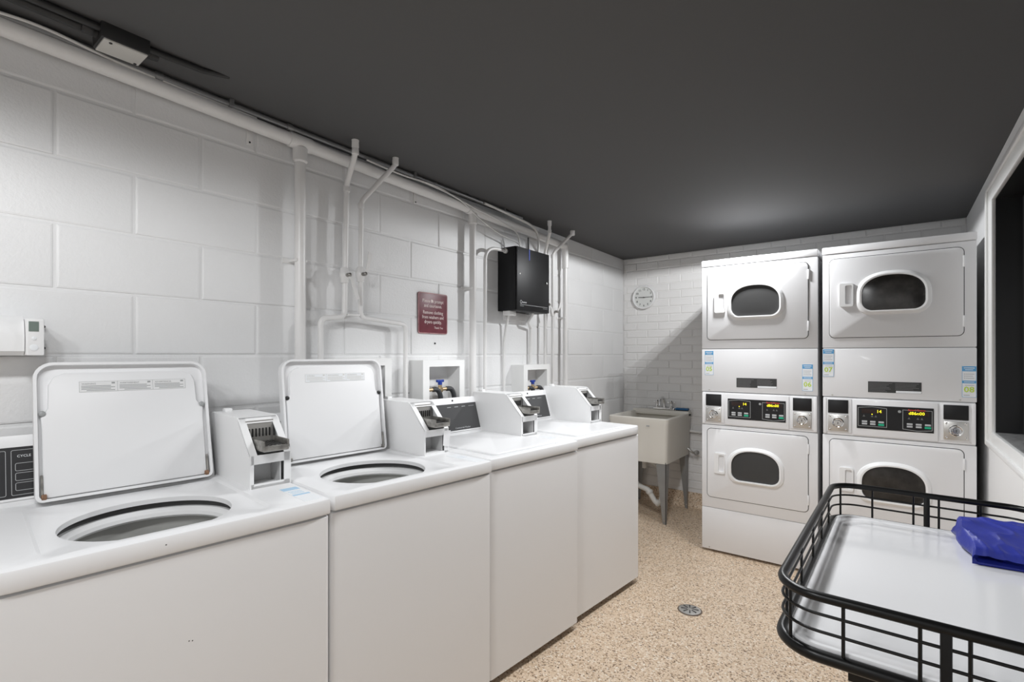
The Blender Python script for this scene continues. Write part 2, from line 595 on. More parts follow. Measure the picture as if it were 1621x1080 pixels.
def coin_box(root, x0, x1, variant):
    zt, z0 = 1.135, ZT
    t = 0.004
    df, ds, dm = 0.262, 0.365, 0.262        # front depth, top of slope depth
    zs = 1.025                               # bottom of slope
    prof = [(df, z0), (df, zs), (ds, zt - 0.006), (ds + 0.012, zt), (0.617, zt), (0.622, zt - 0.006), (0.622, z0)]
    k = MB()
    for xa, xb in ((x0, x0 + t), (x1 - t, x1)):
        k.loft([[(xa, d, z) for d, z in prof], [(xb, d, z) for d, z in prof]], True, True)
    k.box(x0 + t, x1 - t, ds + 0.01, 0.618, zt - t, zt)          # top
    k.box(x0 + t, x1 - t, 0.618, 0.622, z0, zt)                    # back
    k.box(x0 + t, x1 - t, df, 0.618, z0, z0 + 0.008)              # floor
    # slanted face frame
    sl = Vector((ds - df, zt - 0.004 - zs))
    L = sl.length
    u = sl / L
    n = Vector((u.y, -u.x))

    def strip(a, b, xa, xb):
        p = [Vector((df, zs)) + u * a, Vector((df, zs)) + u * b]
        q = [p[1] + Vector((n.x, n.y)) * 0.004, p[0] + Vector((n.x, n.y)) * 0.004]
        poly = [p[0], p[1], q[0], q[1]]
        k.loft([[(xa, v.x, v.y) for v in poly], [(xb, v.x, v.y) for v in poly]], True, True)
    strip(L - 0.022, L, x0 + t, x1 - t)
    strip(0, L, x0, x0 + 0.022)
    strip(0, L, x1 - 0.022, x1)
    # lower front frame
    k.box(x0 + t, x1 - t, df, df + t, zs - 0.028, zs)
    if variant != 'broken':
        k.box(x0 + t, x0 + 0.012, df, df + t, z0, zs)
        k.box(x0 + t, x1 - t, df, df + t, z0, z0 + 0.014)
    k.box(x1 - 0.022, x1 - t, df, df + t, z0, zs)
    house = k.build('coin_box', M_plastic, root)
    # inner compartment: backs
    MB().box(x0 + 0.005, x1 - 0.03, df + 0.075, df + 0.079, z0 + 0.008, zs - 0.01).box(x1 - 0.034, x1 - 0.030, df + 0.004, df + 0.075, z0 + 0.008, zs - 0.01).box(x0 + 0.005, x1 - 0.005, df + 0.004, df + 0.16, zs - 0.012, zs - 0.008).build('vault_liner', mat('vault_grey', (0.52, 0.52, 0.52), 0.45, metal=0.2, var=0.1), house)
    if variant != 'broken':
        MB().lathe([(0.0085, 0), (0.0085, 0.006), (0.006, 0.007), (0, 0.007)], 14, (x0 + 0.034, df + 0.075, z0 + 0.075), (0, -1, 0)).build('lock', M_dark, house)
    else:
        bent = MB()
        bent.loft([[(x1 - 0.03, df - 0.001, z0 + 0.03), (x1 - 0.001, df - 0.004, z0 + 0.022), (x1 + 0.002, df - 0.012, zs - 0.01), (x1 - 0.03, df - 0.006, zs - 0.01)],
                   [(x1 - 0.03, df + 0.001, z0 + 0.03), (x1 - 0.001, df - 0.002, z0 + 0.022), (x1 + 0.002, df - 0.010, zs - 0.01), (x1 - 0.03, df - 0.004, zs - 0.01)]], True, True)
        bent.build('bent_flap', M_plastic, house)
    # coin slide
    MB().box(x0 + 0.02, x1 - 0.02, ds - 0.012, ds - 0.006, zs + 0.02, zt - 0.012).build('coin_plate', M_steel, house)
    k = MB()
    for i in range(7):
        xx = x0 + 0.03 + i * (x1 - x0 - 0.062) / 6
        k.box(xx - 0.0022, xx + 0.0022, ds - 0.016, ds - 0.010, zs + 0.045, zt - 0.038, 0.001, 1)
    k.build('coin_slots', M_dark, house)
    sl_ = MB()
    a0, a1 = x0 + 0.026, x1 - 0.02
    sl_.box(a0, a1, df - 0.035, ds - 0.02, zs + 0.012, zs + 0.030, 0.004)
    sl_.box(a0, a0 + 0.006, df - 0.035, ds - 0.02, zs + 0.026, zs + 0.046, 0.002)
    sl_.box(a1 - 0.006, a1, df - 0.035, ds - 0.02, zs + 0.026, zs + 0.046, 0.002)
    so = sl_.build('coin_slide', M_worn, house)
    sl_ = MB()
    for i in range(5):
        xx = a0 + 0.014 + i * (a1 - a0 - 0.028) / 4
        sl_.box(xx - 0.004, xx + 0.004, df - 0.026, ds - 0.03, zs + 0.0295, zs + 0.0315)
    sl_.build('slide_grooves', M_dark, house)
    MB().box(x0 + 0.03, x0 + 0.055, 0.575, 0.605, zt - 0.001, zt + 0.012, 0.004).build('top_cap', M_plastic, house)
    return house


def make_washer(i):
    (px, py), W, opened, tilt = WASH[i]
    off = 0.033 if i == 0 else 0.0
    root = thing('top_load_washer', WLAB[i], 'washer', (px, py, 0), R(90 - TH), 'coin washers along the block wall')
    # cabinet, hollow
    prof = [(0, 0.035), (0, 0.868), (0.006, 0.874), (0.012, 0.874), (0.012, 0.035)]
    rings = []
    for ins, z in prof:
        rings.append([(x, y, z) for x, y in rrect(0.003 + ins, W - 0.003 - ins, 0.004 + ins, DEP - ins, 0.012)])
    k = MB().loft(rings + [rings[0]])
    k.box(0.02, W - 0.02, 0.03, DEP - 0.02, 0.04, 0.05)
    k.build('cabinet', M_enamel, root)
    for fx in (0.05, W - 0.05):
        for fy in (0.06, DEP - 0.06):
            MB().lathe([(0.02, 0), (0.022, 0.01), (0.012, 0.014), (0.012, 0.05)], 12, (fx, fy, 0)).build('foot', M_gap, root)
    # top deck with recess and tub opening
    cx, cy, N = 0.285 + off, 0.225, 72
    if W < 0.64:
        cx = 0.27

    def ray(x0, x1, y0, y1, r, z):
        poly = [Vector(p) for p in rrect(x0, x1, y0, y1, r, 8)]
        out = []
        for j in range(N):
            a = 2 * PI * j / N
            dd = Vector((math.cos(a), math.sin(a)))
            best = None
            for q in range(len(poly)):
                p1, p2 = poly[q] - Vector((cx, cy)), poly[(q + 1) % len(poly)] - Vector((cx, cy))
                e = p2 - p1
                den = dd.x * e.y - dd.y * e.x
                if abs(den) < 1e-12:
                    continue
                t = (p1.x * e.y - p1.y * e.x) / den
                s = (p1.x * dd.y - p1.y * dd.x) / den
                if t > 0 and -1e-6 <= s <= 1 + 1e-6:
                    best = t if best is None else max(best, t)
            out.append((cx + dd.x * best, cy + dd.y * best, z))
        return out

    def hole(r, z, fl=1.0):
        out = []
        for j in range(N):
            a = 2 * PI * j / N
            x, y = cx + r * math.cos(a), cy + r * math.sin(a)
            y = max(y, cy - r * 0.86 * fl)
            out.append((x, y, z))
        return out
    rings = [ray(0.001, W - 0.001, -0.002, DEP, 0.012, 0.876), ray(0, W, -0.004, DEP, 0.012, 0.880), ray(0, W, -0.004, DEP, 0.012, 0.913),
             ray(0.0015, W - 0.0015, -0.0022, DEP - 0.0015, 0.013, 0.9185), ray(0.006, W - 0.006, 0.003, DEP - 0.006, 0.016, ZT), ray(0.055 + off, off + (0.525 if W > 0.64 else 0.51), 0.028, 0.548, 0.03, ZT),
             ray(0.063 + off, off + (0.517 if W > 0.64 else 0.50), 0.036, 0.540, 0.03, ZT - 0.006)]
    if opened:
        rings += [hole(0.190, ZT - 0.0065), hole(0.186, ZT - 0.009), hole(0.185, ZT - 0.022)]
        MB().loft(rings).build('top_deck', M_enamel, root)
        k = MB()
        k.loft([hole(0.212, ZT - 0.046), hole(0.206, ZT - 0.040), hole(0.190, ZT - 0.040), hole(0.177, ZT - 0.050), hole(0.174, ZT - 0.060), hole(0.178, ZT - 0.066), hole(0.212, ZT - 0.066), hole(0.212, ZT - 0.046)])
        k.build('tub_ring', M_plastic, root)
        k = MB()
        k.loft([hole(0.20, ZT - 0.068), hole(0.197, ZT - 0.10), hole(0.195, ZT - 0.40), hole(0.15, ZT - 0.43), hole(0.02, ZT - 0.43)], False, True)
        k.build('basket', M_basket, root)
        MB().lathe([(0.07, 0), (0.06, 0.05), (0.035, 0.10), (0.035, 0.24), (0.03, 0.26), (0, 0.265)], 20, (cx, cy, ZT - 0.43)).build('agitator', M_plastic, root)
        MB().loft([hole(0.222, ZT - 0.024), hole(0.200, ZT - 0.024), hole(0.200, ZT - 0.040), hole(0.222, ZT - 0.040), hole(0.222, ZT - 0.024)]).build('gap_shade', M_gap, root)  # dark ring standing in for the shadow in the gap below the deck
    else:
        MB().loft(rings, False, True).build('top_deck', M_enamel, root)
    # lid
    LW, LH = 0.435, 0.395
    lx = off + (0.30 if W > 0.64 else 0.29)
    if opened:
        out = rrect(-LW / 2, LW / 2, 0, LH, 0.018, 6, 0.045)
        inn = rrect(-LW / 2 + 0.008, LW / 2 - 0.008, 0.008, LH - 0.008, 0.012, 6, 0.038)
        k = MB()
        plate(k, out, -0.002, 0.010)
        ringplate(k, out, inn, -0.022, 0.0)
        lid = k.build('lid', M_lid, root, loc=(lx, 0.530 if i == 0 else 0.512, ZT + 0.004), rot=(R(-tilt), 0, 0))
        pan = []
        hw = LW / 2 - 0.010
        for x, z in ((-hw + 0.006, 0.010), (hw - 0.006, 0.010), (hw - 0.006, 0.20), (hw - 0.004, 0.235), (hw - 0.022, 0.262), (hw - 0.024, LH - 0.065), (hw - 0.034, LH - 0.042), (hw - 0.06, LH - 0.030),
                     (-hw + 0.06, LH - 0.030), (-hw + 0.034, LH - 0.042), (-hw + 0.022, LH - 0.065), (-hw + 0.020, 0.262), (-hw + 0.004, 0.235), (-hw + 0.006, 0.20)):
            pan.append((x, z))
        k = MB()
        plate(k, pan, -0.016, -0.001, 0.006)
        k.build('inner_panel', M_lid, lid)
        for sx in (-1, 1):
            MB().lathe([(0.008, 0), (0.008, 0.006), (0.005, 0.008), (0, 0.008)], 12, (sx * (hw - 0.008), -0.012, 0.247), (0, -1, 0)).build('bumper', M_grey if i == 0 else M_dark, lid)
            MB().box(sx * (hw - 0.008) - 0.006, sx * (hw - 0.008) + 0.006, -0.024, -0.010, 0.006, 0.022, 0.003).build('hinge', M_rust if i == 0 else M_worn, lid)
            MB().box(sx * (hw - 0.004) - 0.0025, sx * (hw - 0.004) + 0.0025, -0.019, -0.012, 0.02, 0.075, 0.001, 1).build('hinge_arm', M_worn, lid)
        # printed warning label, three columns
        lm = mat('label_white', (0.78, 0.78, 0.78), 0.5) if i == 0 else M_swhite
        lz = LH - 0.075
        x0, x1 = -0.118, 0.155
        if i:
            x0, x1 = -0.125, 0.135
        lb = MB().box(x0, x1, -0.0168, -0.0160, lz - 0.016, lz + 0.016).build('warning_label', lm, lid)
        pm = M_grey if i == 0 else mat('faded_print', (0.66, 0.65, 0.62), 0.5)
        tw = (x1 - x0) / 3
        heads = ('WARNING', 'AVERTISSEMENT', 'ADVERTENCIA')
        k = MB()
        for c in range(3):
            xa = x0 + tw * c
            for r_ in range(4):
                k.box(xa + 0.005 + 0.012 * (r_ == 0), xa + tw - 0.006 - 0.01 * (r_ % 2), -0.0172, -0.0166, lz - 0.0125 + r_ * 0.0045, lz - 0.0105 + r_ * 0.0045)
            k.box(xa + tw - 0.014, xa + tw - 0.006, -0.0172, -0.0166, lz + 0.0075, lz + 0.0125)
            if c:
                k.box(xa - 0.0003, xa + 0.0003, -0.0172, -0.0166, lz - 0.016, lz + 0.016)
            text(lid, 'warning_heading', heads[c], 0.0068, pm, xa + 0.006, lz + 0.0085, -0.0170, 'LEFT')
        for a, b, c_, d_ in ((x0, x1, lz + 0.0155, lz + 0.016), (x0, x1, lz - 0.016, lz - 0.0155), (x0, x0 + 0.0005, lz - 0.016, lz + 0.016), (x1 - 0.0005, x1, lz - 0.016, lz + 0.016)):
            k.box(a, b, -0.0172, -0.0166, c_, d_)
        k.build('small_print', pm, lid)
    else:
        k = MB()
        kk = rrect(lx - LW / 2, lx + LW / 2 - 0.012, 0.042, 0.534, 0.025)
        k.loft([[(x, y, ZT - 0.0055) for x, y in kk], [(x, y, ZT + 0.002) for x, y in kk], [(lx + (x - lx) * 0.985, 0.29 + (y - 0.29) * 0.985, ZT + 0.005) for x, y in kk]], True, True)
        k.build('lid', M_enamel, root)
    # console
    xe = off + (0.535 if W > 0.64 else 0.515)
    pr = [(0.558, ZT - 0.004), (0.558, ZT + 0.012), (0.605, 1.088), (0.611, 1.104), (0.614, 1.110), (0.622, 1.110), (0.627, 1.104), (0.627, ZT - 0.004)]
    con = MB().loft([[(0.004, d, z) for d, z in pr], [(xe, d, z) for d, z in pr]], True, True).build('console', M_enamel, root)
    sl = math.atan2(0.605 - 0.558, 1.088 - ZT - 0.012)
    ln = math.hypot(0.605 - 0.558, 1.088 - ZT - 0.012)
    fr = Matrix.Translation((0, 0.558, ZT + 0.012)) @ Matrix.Rotation(-sl, 4, 'X')
    k = MB()
    a0, a1 = 0.014, xe - 0.012
    ringplate(k, rrect(a0, a1, 0.004, ln - 0.004, 0.003, 1), rrect(a0 + 0.006, a1 - 0.006, 0.010, ln - 0.010, 0.002, 1), -0.004, 0.001)
    po = k.build('panel_frame', M_enamel, root)
    po.location = fr.to_translation()
    po.rotation_euler = fr.to_euler()
    pm = mat('washer_panel_black', (0.018, 0.018, 0.02), 0.3) if i == 0 else mat('washer_panel_grey', (0.06, 0.06, 0.062), 0.3)
    pan = MB().box(a0 + 0.006, a1 - 0.006, -0.0015, 0.001, 0.010, ln - 0.010).build('control_panel', pm, root)
    pan.location = fr.to_translation()
    pan.rotation_euler = fr.to_euler()
    if i == 0:
        k = MB()

        def outline(x0, x1, z0, z1, t=0.0011):
            ringplate(k, rrect(x0, x1, z0, z1, 0.004, 3), rrect(x0 + t, x1 - t, z0 + t, z1 - t, 0.003, 3), -0.0022, -0.0012)
        outline(0.024, 0.062, 0.018, ln - 0.018)
        outline(0.072, 0.33, 0.018, ln - 0.018)
        for j in range(3):
            outline(0.080, 0.155, 0.030 + j * 0.027, 0.052 + j * 0.027)
        k.build('panel_print', M_btn, pan)['kind'] = 'stuff'
        text(pan, 'panel_lettering', 'CYCLE', 0.0095, M_swhite, 0.084, ln - 0.036, -0.002, 'LEFT')
    else:
        text(pan, 'panel_lettering', 'Commercial Washer', 0.0125, M_btn, xe - 0.10, 0.022, -0.002, 'RIGHT')
        k = MB()
        for j in range(3):
            k.box(0.28 + j * 0.05, 0.305 + j * 0.05, -0.0022, -0.0012, ln - 0.028, ln - 0.0255)
        for j in range(5):
            k.box(0.43 + j * 0.008, 0.4345 + j * 0.008, -0.0022, -0.0012, ln - 0.028, ln - 0.0255)
        k.build('panel_print', M_btn, pan)['kind'] = 'stuff'
    MB().lathe([(0.005, 0), (0.005, 0.002), (0, 0.003)], 10, (xe - 0.19, 0.607, 1.096), (0, -1, 0.3)).build('screw', M_dark, root)
    # coin box on the right
    coin_box(root, W - 0.128, W - 0.002, 'broken' if i == 1 else 'plain')
    # sticker on the deck by the coin box
    if i < 3:
        sm = M_swhite
        sk = MB().box(W - 0.068, W - 0.014, 0.02, 0.20, ZT, ZT + 0.0006).build('deck_sticker', sm, root)
        k = MB()
        if i == 0:
            k.box(W - 0.066, W - 0.016, 0.165, 0.196, ZT + 0.0005, ZT + 0.001)
            k.box(W - 0.066, W - 0.016, 0.095, 0.108, ZT + 0.0005, ZT + 0.001)
        for j in range(3):
            k.box(W - 0.060, W - 0.024, 0.12 + j * 0.013, 0.123 + j * 0.013, ZT + 0.0005, ZT + 0.001)
        k.build('sticker_print', mat('pale_blue', (0.40, 0.60, 0.78), 0.5) if i == 0 else mat('faded_blue', (0.62, 0.66, 0.72), 0.5), sk)
    if i == 0:
        k = MB()
        for a, b in ((0.348, 0.655), (0.355, 0.653), (0.30, 0.90)):
            k.lathe([(0.0022, 0), (0.0015, 0.0006), (0, 0.0008)], 8, (a, 0.0045 if b < 0.88 else -0.0035, b), (0, -1, 0))
        k.build('paint_chip', M_seam, root)['kind'] = 'stuff'
    return root


for i in range(4):
    make_washer(i)

# ------------------------------------------------------------------ stacked dryers
DX, DW_, DY = -1.0339, 0.683, 3.5229


def dshape(x0, x1, z0, z1, rb, n=10):
    out = []
    for cx, a0 in ((x1 - rb, -90),):
        for k in range(n + 1):
            a = R(a0 + 90 * k / n)
            out.append((cx + rb * math.cos(a), z0 + rb + rb * math.sin(a)))
    zs = z0 + (z1 - z0) * 0.46
    xc, hw, hh = (x0 + x1) / 2, (x1 - x0) / 2, z1 - zs
    m = 2 * n + 6
    for k in range(m + 1):
        a = PI * k / m
        c, s = math.cos(a), math.sin(a)
        e = 2 / 2.35
        out.append((xc + hw * math.copysign(abs(c) ** e, c), zs + hh * abs(s) ** e))
    for k in range(n + 1):
        a = R(180 + 90 * k / n)
        out.append((x0 + rb + rb * math.cos(a), z0 + rb + rb * math.sin(a)))
    return out


def dryer_door(root, z0, z1, zw, gm, x0=0.037, x1=0.632):
    o = rrect(x0 - 0.0034, x1 + 0.0034, z0 - 0.0034, z1 + 0.0034, 0.028)
    k = MB()
    plate(k, o, -0.0006, 0.004)
    k.build('door_seam', M_seam, root)
    k = MB()
    plate(k, rrect(x0, x1, z0, z1, 0.025), -0.007, 0.004, 0.004)
    d = k.build('door', M_enamel2, root)
    # window rim
    A = dshape(0.164, 0.506, zw - 0.124, zw + 0.124, 0.072)
    B = dshape(0.170, 0.500, zw - 0.118, zw + 0.118, 0.067)
    B2 = dshape(0.184, 0.487, zw - 0.106, zw + 0.106, 0.058)
    C = dshape(0.194, 0.478, zw - 0.099, zw + 0.099, 0.052)
    k = MB()
    k.loft([[(x, -0.004, z) for x, z in A], [(x, -0.018, z) for x, z in B], [(x, -0.026, z) for x, z in B2], [(x, -0.025, z) for x, z in C], [(x, -0.008, z) for x, z in C]])
    k.build('window_rim', M_plastic, d)
    G = dshape(0.193, 0.479, zw - 0.100, zw + 0.100, 0.052)
    k = MB()
    cx = 0.336
    rr = []
    for s_, y in ((1, -0.010), (0.8, -0.0125), (0.5, -0.0145), (0.2, -0.0155)):
        rr.append([(cx + (x - cx) * s_, y, zw + (z - zw) * s_) for x, z in G])
    k.loft(rr, False, True)
    k.build('window_glass', gm, d)
    # handle: raised pull with a pocket
    hx0, hx1, hz0, hz1 = 0.086, 0.154, zw - 0.070, zw + 0.066
    k = MB()
    px0, px1, pz0, pz1 = hx0 + 0.028, hx1 - 0.006, hz0 + 0.014, hz1 - 0.012
    ringplate(k, rrect(hx0, hx1, hz0, hz1, 0.010, 4), rrect(px0, px1, pz0, pz1, 0.008, 4), -0.020, -0.004)
    k.build('handle', M_plastic, d)
    k = MB()
    plate(k, rrect(px0 - 0.001, px1 + 0.001, pz0 - 0.001, pz1 + 0.001, 0.008, 4), -0.0085, -0.004)
    k.build('handle_pocket', M_enamel2, d)
    for zz in (z0 + 0.075, z1 - 0.075):
        MB().box(x1 - 0.003, x1 + 0.006, -0.010, 0.0, zz - 0.03, zz + 0.03, 0.002).build('hinge', M_enamel2, d)
    return d


def coin_module(root, x0, x1, ztop):
    c = (x0 + x1) / 2
    k = MB().box(x0, x1, -0.012, 0.0, ztop - 0.078, ztop, 0.002)
    k.build('coin_window', M_blackpl, root)
    z1, z0 = ztop - 0.086, ztop - 0.184
    p = MB().box(x0, x1, -0.014, 0.0, z0, z1, 0.002).build('coin_vault_plate', M_steel, root)
    MB().lathe([(0.031, 0), (0.030, 0.006), (0.026, 0.009), (0.022, 0.008), (0.021, 0.004), (0.019, 0.004), (0.0185, 0.012), (0.016, 0.014), (0, 0.014)], 28, (c, -0.014, (z0 + z1) / 2), (0, -1, 0)).build('lock', M_chrome, p)
    MB().box(c - 0.0015, c + 0.0015, -0.0295, -0.0275, (z0 + z1) / 2 - 0.007, (z0 + z1) / 2 + 0.007).build('keyhole', M_dark, p)
    for sx in (x0 + 0.011, x1 - 0.011):
        for sz in (z0 + 0.011, z1 - 0.011):
            MB().lathe([(0.0055, 0), (0.005, 0.003), (0, 0.004)], 10, (sx, -0.014, sz), (0, -1, 0)).build('bolt', M_chrome, p)


def sticker(root, x0, zt, num):
    W, Hh = 0.056, 0.163
    y = -0.0032
    o = MB().box(x0, x0 + W, y, y + 0.001, zt - Hh, zt).build('number_sticker', M_swhite, root)
    o['label'] = 'blue and white sticker with lime number ' + num
    yy = y - 0.0004
    k = MB()
    k.box(x0 + 0.0012, x0 + W - 0.0012, yy, y, zt - 0.027, zt - 0.001)
    k.box(x0 + 0.0012, x0 + W - 0.0012, yy, y, zt - 0.090, zt - 0.076)
    for a, b, c_, d_ in ((x0, x0 + 0.0014, zt - Hh, zt), (x0 + W - 0.0014, x0 + W, zt - Hh, zt), (x0, x0 + W, zt - Hh, zt - Hh + 0.0014)):
        k.box(a, b, yy, y, c_, d_)
    k.build('blue_band', M_sblue, o)
    k = MB()
    for j in range(3):
        k.box(x0 + 0.008, x0 + 0.012, yy, y, zt - 0.043 - j * 0.011, zt - 0.040 - j * 0.011)
        k.box(x0 + 0.014, x0 + W - 0.008 - 0.006 * (j == 1), yy, y, zt - 0.0425 - j * 0.011, zt - 0.0405 - j * 0.011)
    k.box(x0 + 0.012, x0 + W - 0.008, yy, y, zt - 0.102, zt - 0.100)
    k.box(x0 + 0.006, x0 + 0.030, yy, y, zt - 0.154, zt - 0.151)
    k.build('small_print', M_sgrey, o)
    k = MB()
    k.box(x0 + 0.007, x0 + W - 0.007, yy - 0.0004, y, zt - 0.012, zt - 0.008)
    k.box(x0 + 0.012, x0 + W - 0.012, yy - 0.0004, y, zt - 0.021, zt - 0.018)
    k.box(x0 + 0.008, x0 + W - 0.008, yy - 0.0004, y, zt - 0.0845, zt - 0.0815)
    k.build('band_print', M_swhite, o)
    text(o, 'number_lettering', num, 0.041, M_slime, x0 + W / 2, zt - 0.124, yy, 'CENTER', 0.0007, 1.02)


def make_dryer(i):
    x = DX + i * (DW_ + 0.0238)
    lab = ['stacked pair of white coin dryers left in the back row, stickers 05 and 06', 'stacked pair of white coin dryers right in the back row, stickers 07 and 08'][i]
    root = thing('stacked_dryer', lab, 'dryer', (x, DY, 0), 0, 'stacked coin dryers on the back wall')
    W = DW_
    MB().box(0.004, W - 0.004, 0.014, 0.70, 0.02, 1.945, 0.004).build('cabinet', M_enamel2, root)
    for fx in (0.06, W - 0.06):
        for fy in (0.07, 0.64):
            MB().lathe([(0.022, 0), (0.022, 0.01), (0.012, 0.013), (0.012, 0.03)], 12, (fx, fy, 0)).build('foot', M_gap, root)
    MB().box(0.0, W, 0.0, 0.02, 0.016, 0.300, 0.004).build('kick_panel', M_enamel2, root)
    MB().box(0.0, W, 0.0, 0.02, 0.302, 0.862, 0.004).build('lower_front', M_enamel2, root)
    MB().box(0.0, W, -0.002, 0.02, 1.090, 1.375, 0.004).build('middle_panel', M_enamel2, root)
    MB().box(0.0, W, 0.0, 0.02, 1.379, 1.935, 0.004).build('upper_front', M_enamel2, root)
    MB().box(-0.002, W + 0.002, -0.006, 0.705, 1.938, 1.980, 0.006).build('top_panel', M_enamel2, root)
    k = MB().box(0.004, W - 0.004, 0.0, 0.02, 0.866, 1.086, 0.003)
    k.box(0.150, 0.530, -0.008, 0.004, 0.872, 1.080, 0.004)
    k.box(0.004, 0.022, -0.010, 0.004, 0.870, 1.083, 0.004)
    k.box(W - 0.022, W - 0.004, -0.010, 0.004, 0.870, 1.083, 0.004)
    k.box(0.016, 0.145, -0.006, 0.004, 0.880, 1.081, 0.003)
    k.box(0.538, W - 0.018, -0.006, 0.004, 0.880, 1.081, 0.003)
    house = k.build('control_housing', M_enamel2, root)
    gm = M_glassD if i == 0 else M_glassR
    dryer_door(root, 1.440, 1.905, 1.690, gm)
    dryer_door(root, 0.375, 0.838, 0.612, gm)
    for zz, sx in ((1.100, 0.05), (1.100, W - 0.065), (0.03, 0.05), (0.03, W - 0.06)):
        MB().lathe([(0.005, 0), (0.005, 0.002), (0, 0.003)], 10, (sx, -0.001, zz), (0, -1, 0)).build('screw', M_steel, root)
    coin_module(root, 0.029, 0.129, 1.072)
    coin_module(root, 0.551, 0.651, 1.072)
    # control panel
    cp = MB().box(0.170, 0.512, -0.012, -0.004, 0.914, 1.048, 0.001, 1).build('control_panel', M_panel, root)
    yp = -0.0122
    for s_, (x0, x1) in enumerate(((0.176, 0.310), (0.379, 0.506))):
        k = MB()
        xm, (za, zb) = (x0 + x1) / 2, ((0.928, 1.036) if s_ == 0 else (0.926, 1.034))
        t = 0.0025

        def arrow(d):
            if s_ == 0:
                return [(x0 + d, za + d), (xm, za + d), (x1 - d, za + d), (x1 - d, zb - d), (xm, zb + 0.007 - d), (x0 + d, zb - d)]
            return [(x0 + d, za + d), (xm, za - 0.007 + d), (x1 - d, za + d), (x1 - d, zb - d), (xm, zb - d), (x0 + d, zb - d)]
        ringplate(k, arrow(0), arrow(t), yp - 0.0006, yp + 0.0003)
        k.build('panel_outline', M_grey, cp)
        MB().box(x0 + 0.018, x1 - 0.014, yp - 0.0003, yp + 0.0004, 1.003, 1.028).build('display', mat('display_dark', (0.02, 0.008, 0.006), 0.2), cp)
        if s_ == 0:
            text(cp, 'display_digits', '14', 0.024, M_led, x1 - 0.036, 1.0155, yp - 0.0006, 'CENTER', 0.0001)
        else:
            text(cp, 'display_digits', 'd86n00', 0.023, M_led, xm - 0.003, 1.0155, yp - 0.0006, 'CENTER', 0.0001)
            text(cp, 'red_lettering', 'Speed Queen', 0.012, M_red, xm - 0.002, 1.034, yp - 0.001, 'CENTER', 0.0004, 1.15)
        for j, xx in enumerate((x0 + 0.028, x0 + 0.066, x0 + 0.083)):
            MB().add([(xx - 0.006, yp - 0.0004, 0.983), (xx + 0.006, yp - 0.0004, 0.983), (xx, yp - 0.0004, 0.995), (xx - 0.006, yp, 0.983), (xx + 0.006, yp, 0.983), (xx, yp, 0.995)],
                     [(0, 1, 2), (3, 5, 4), (0, 3, 4, 1), (1, 4, 5, 2), (2, 5, 3, 0)]).build('cycle_icon', mat('icon_grey', (0.13, 0.13, 0.13), 0.4), cp)
        for r_ in range(2):
            for c_ in range(3):
                xx = x0 + 0.031 + c_ * 0.0385
                zz = 0.956 - r_ * 0.0135
                g = (r_ == 1 and c_ == 2)
                MB().box(xx - 0.0125 - 0.001 * g, xx + 0.0125 + 0.001 * g, yp - 0.0014, yp + 0.0003, zz - 0.0048 - 0.002 * g, zz + 0.0048, 0.001, 1).build('button', M_btng if g else M_btn, cp)
        if s_ == 0:
            MB().lathe([(0.003, 0), (0.0025, 0.001), (0, 0.0012)], 10, (x0 + 0.066, yp, 0.999), (0, -1, 0)).build('indicator_light', M_led, cp)
    MB().lathe([(0.0075, 0), (0.007, 0.0012), (0.003, 0.0016), (0, 0.0016)], 18, (0.366, yp, 1.022), (0, -1, 0)).build('round_badge', M_grey, cp)
    # stickers and black warning label
    if i == 0:
        sticker(root, 0.021, 1.365, '05')
        sticker(root, 0.601, 1.280, '06')
    else:
        sticker(root, 0.002, 1.372, '07')
        sticker(root, 0.625, 1.279, '08')
    wl_ = MB().box(0.223, 0.461, -0.0034, -0.0018, 1.124, 1.186).build('warning_label', M_lblk, root)
    k = MB()
    for half in (0, 1):
        for j in range(7):
            x0 = 0.227 + half * 0.120
            if half and j < 2:
                continue
            L = 0.075 + 0.034 * random.random()
            k.box(x0, x0 + L, -0.0038, -0.0033, 1.1290 + j * 0.0078, 1.1308 + j * 0.0078)
    k.build('label_print', M_ltxt, wl_)
    MB().box(0.350, 0.460, -0.0040, -0.0033, 1.125, 1.137).build('white_strip', M_swhite, wl_)
    return root


make_dryer(0)
make_dryer(1)

# ------------------------------------------------------------------ utility sink
sk = thing('utility_sink', 'beige plastic utility sink on grey metal legs in the back corner', 'sink', (-1.63, 4.12, 0))
x0, x1, y0, y1, zt, zb = -1.895, -1.385, 3.835, 4.425, 0.832, 0.475


def rect_ring(ins, z, taper=0.0, r=0.03):
    return [(x, y, z) for x, y in rrect(x0 + ins + taper, x1 - ins - taper, y0 + ins + taper, y1 - ins - taper * 0.3, r)]


k = MB()
k.loft([rect_ring(0, zb, 0.016), rect_ring(0, zt - 0.05, 0.004), rect_ring(0.0, zt - 0.03), rect_ring(0.0, zt - 0.005), rect_ring(0.004, zt),
        rect_ring(0.022, zt), rect_ring(0.026, zt - 0.006), rect_ring(0.045, zb + 0.03, 0.014), rect_ring(0.10, zb + 0.015, 0.014)], True, True)
k.build('basin', M_sink, sk, True)
MB().box(x0 + 0.0, x1, y1 - 0.085, y1 - 0.005, zt - 0.03, zt + 0.016, 0.008).build('faucet_deck', M_sink, sk, True)
MB().lathe([(0.028, 0), (0.028, 0.012), (0.022, 0.02), (0.022, 0.05)], 16, (-1.70, 4.14, zb + 0.002), (0, 0, -1)).build('drain_fitting', mat('copper', (0.4, 0.2, 0.12), 0.4, metal=0.6), sk, True)
MB().box(-1.56, -1.535, y0 - 0.001, y0 + 0.003, 0.765, 0.773).build('badge', M_grey, sk, True)
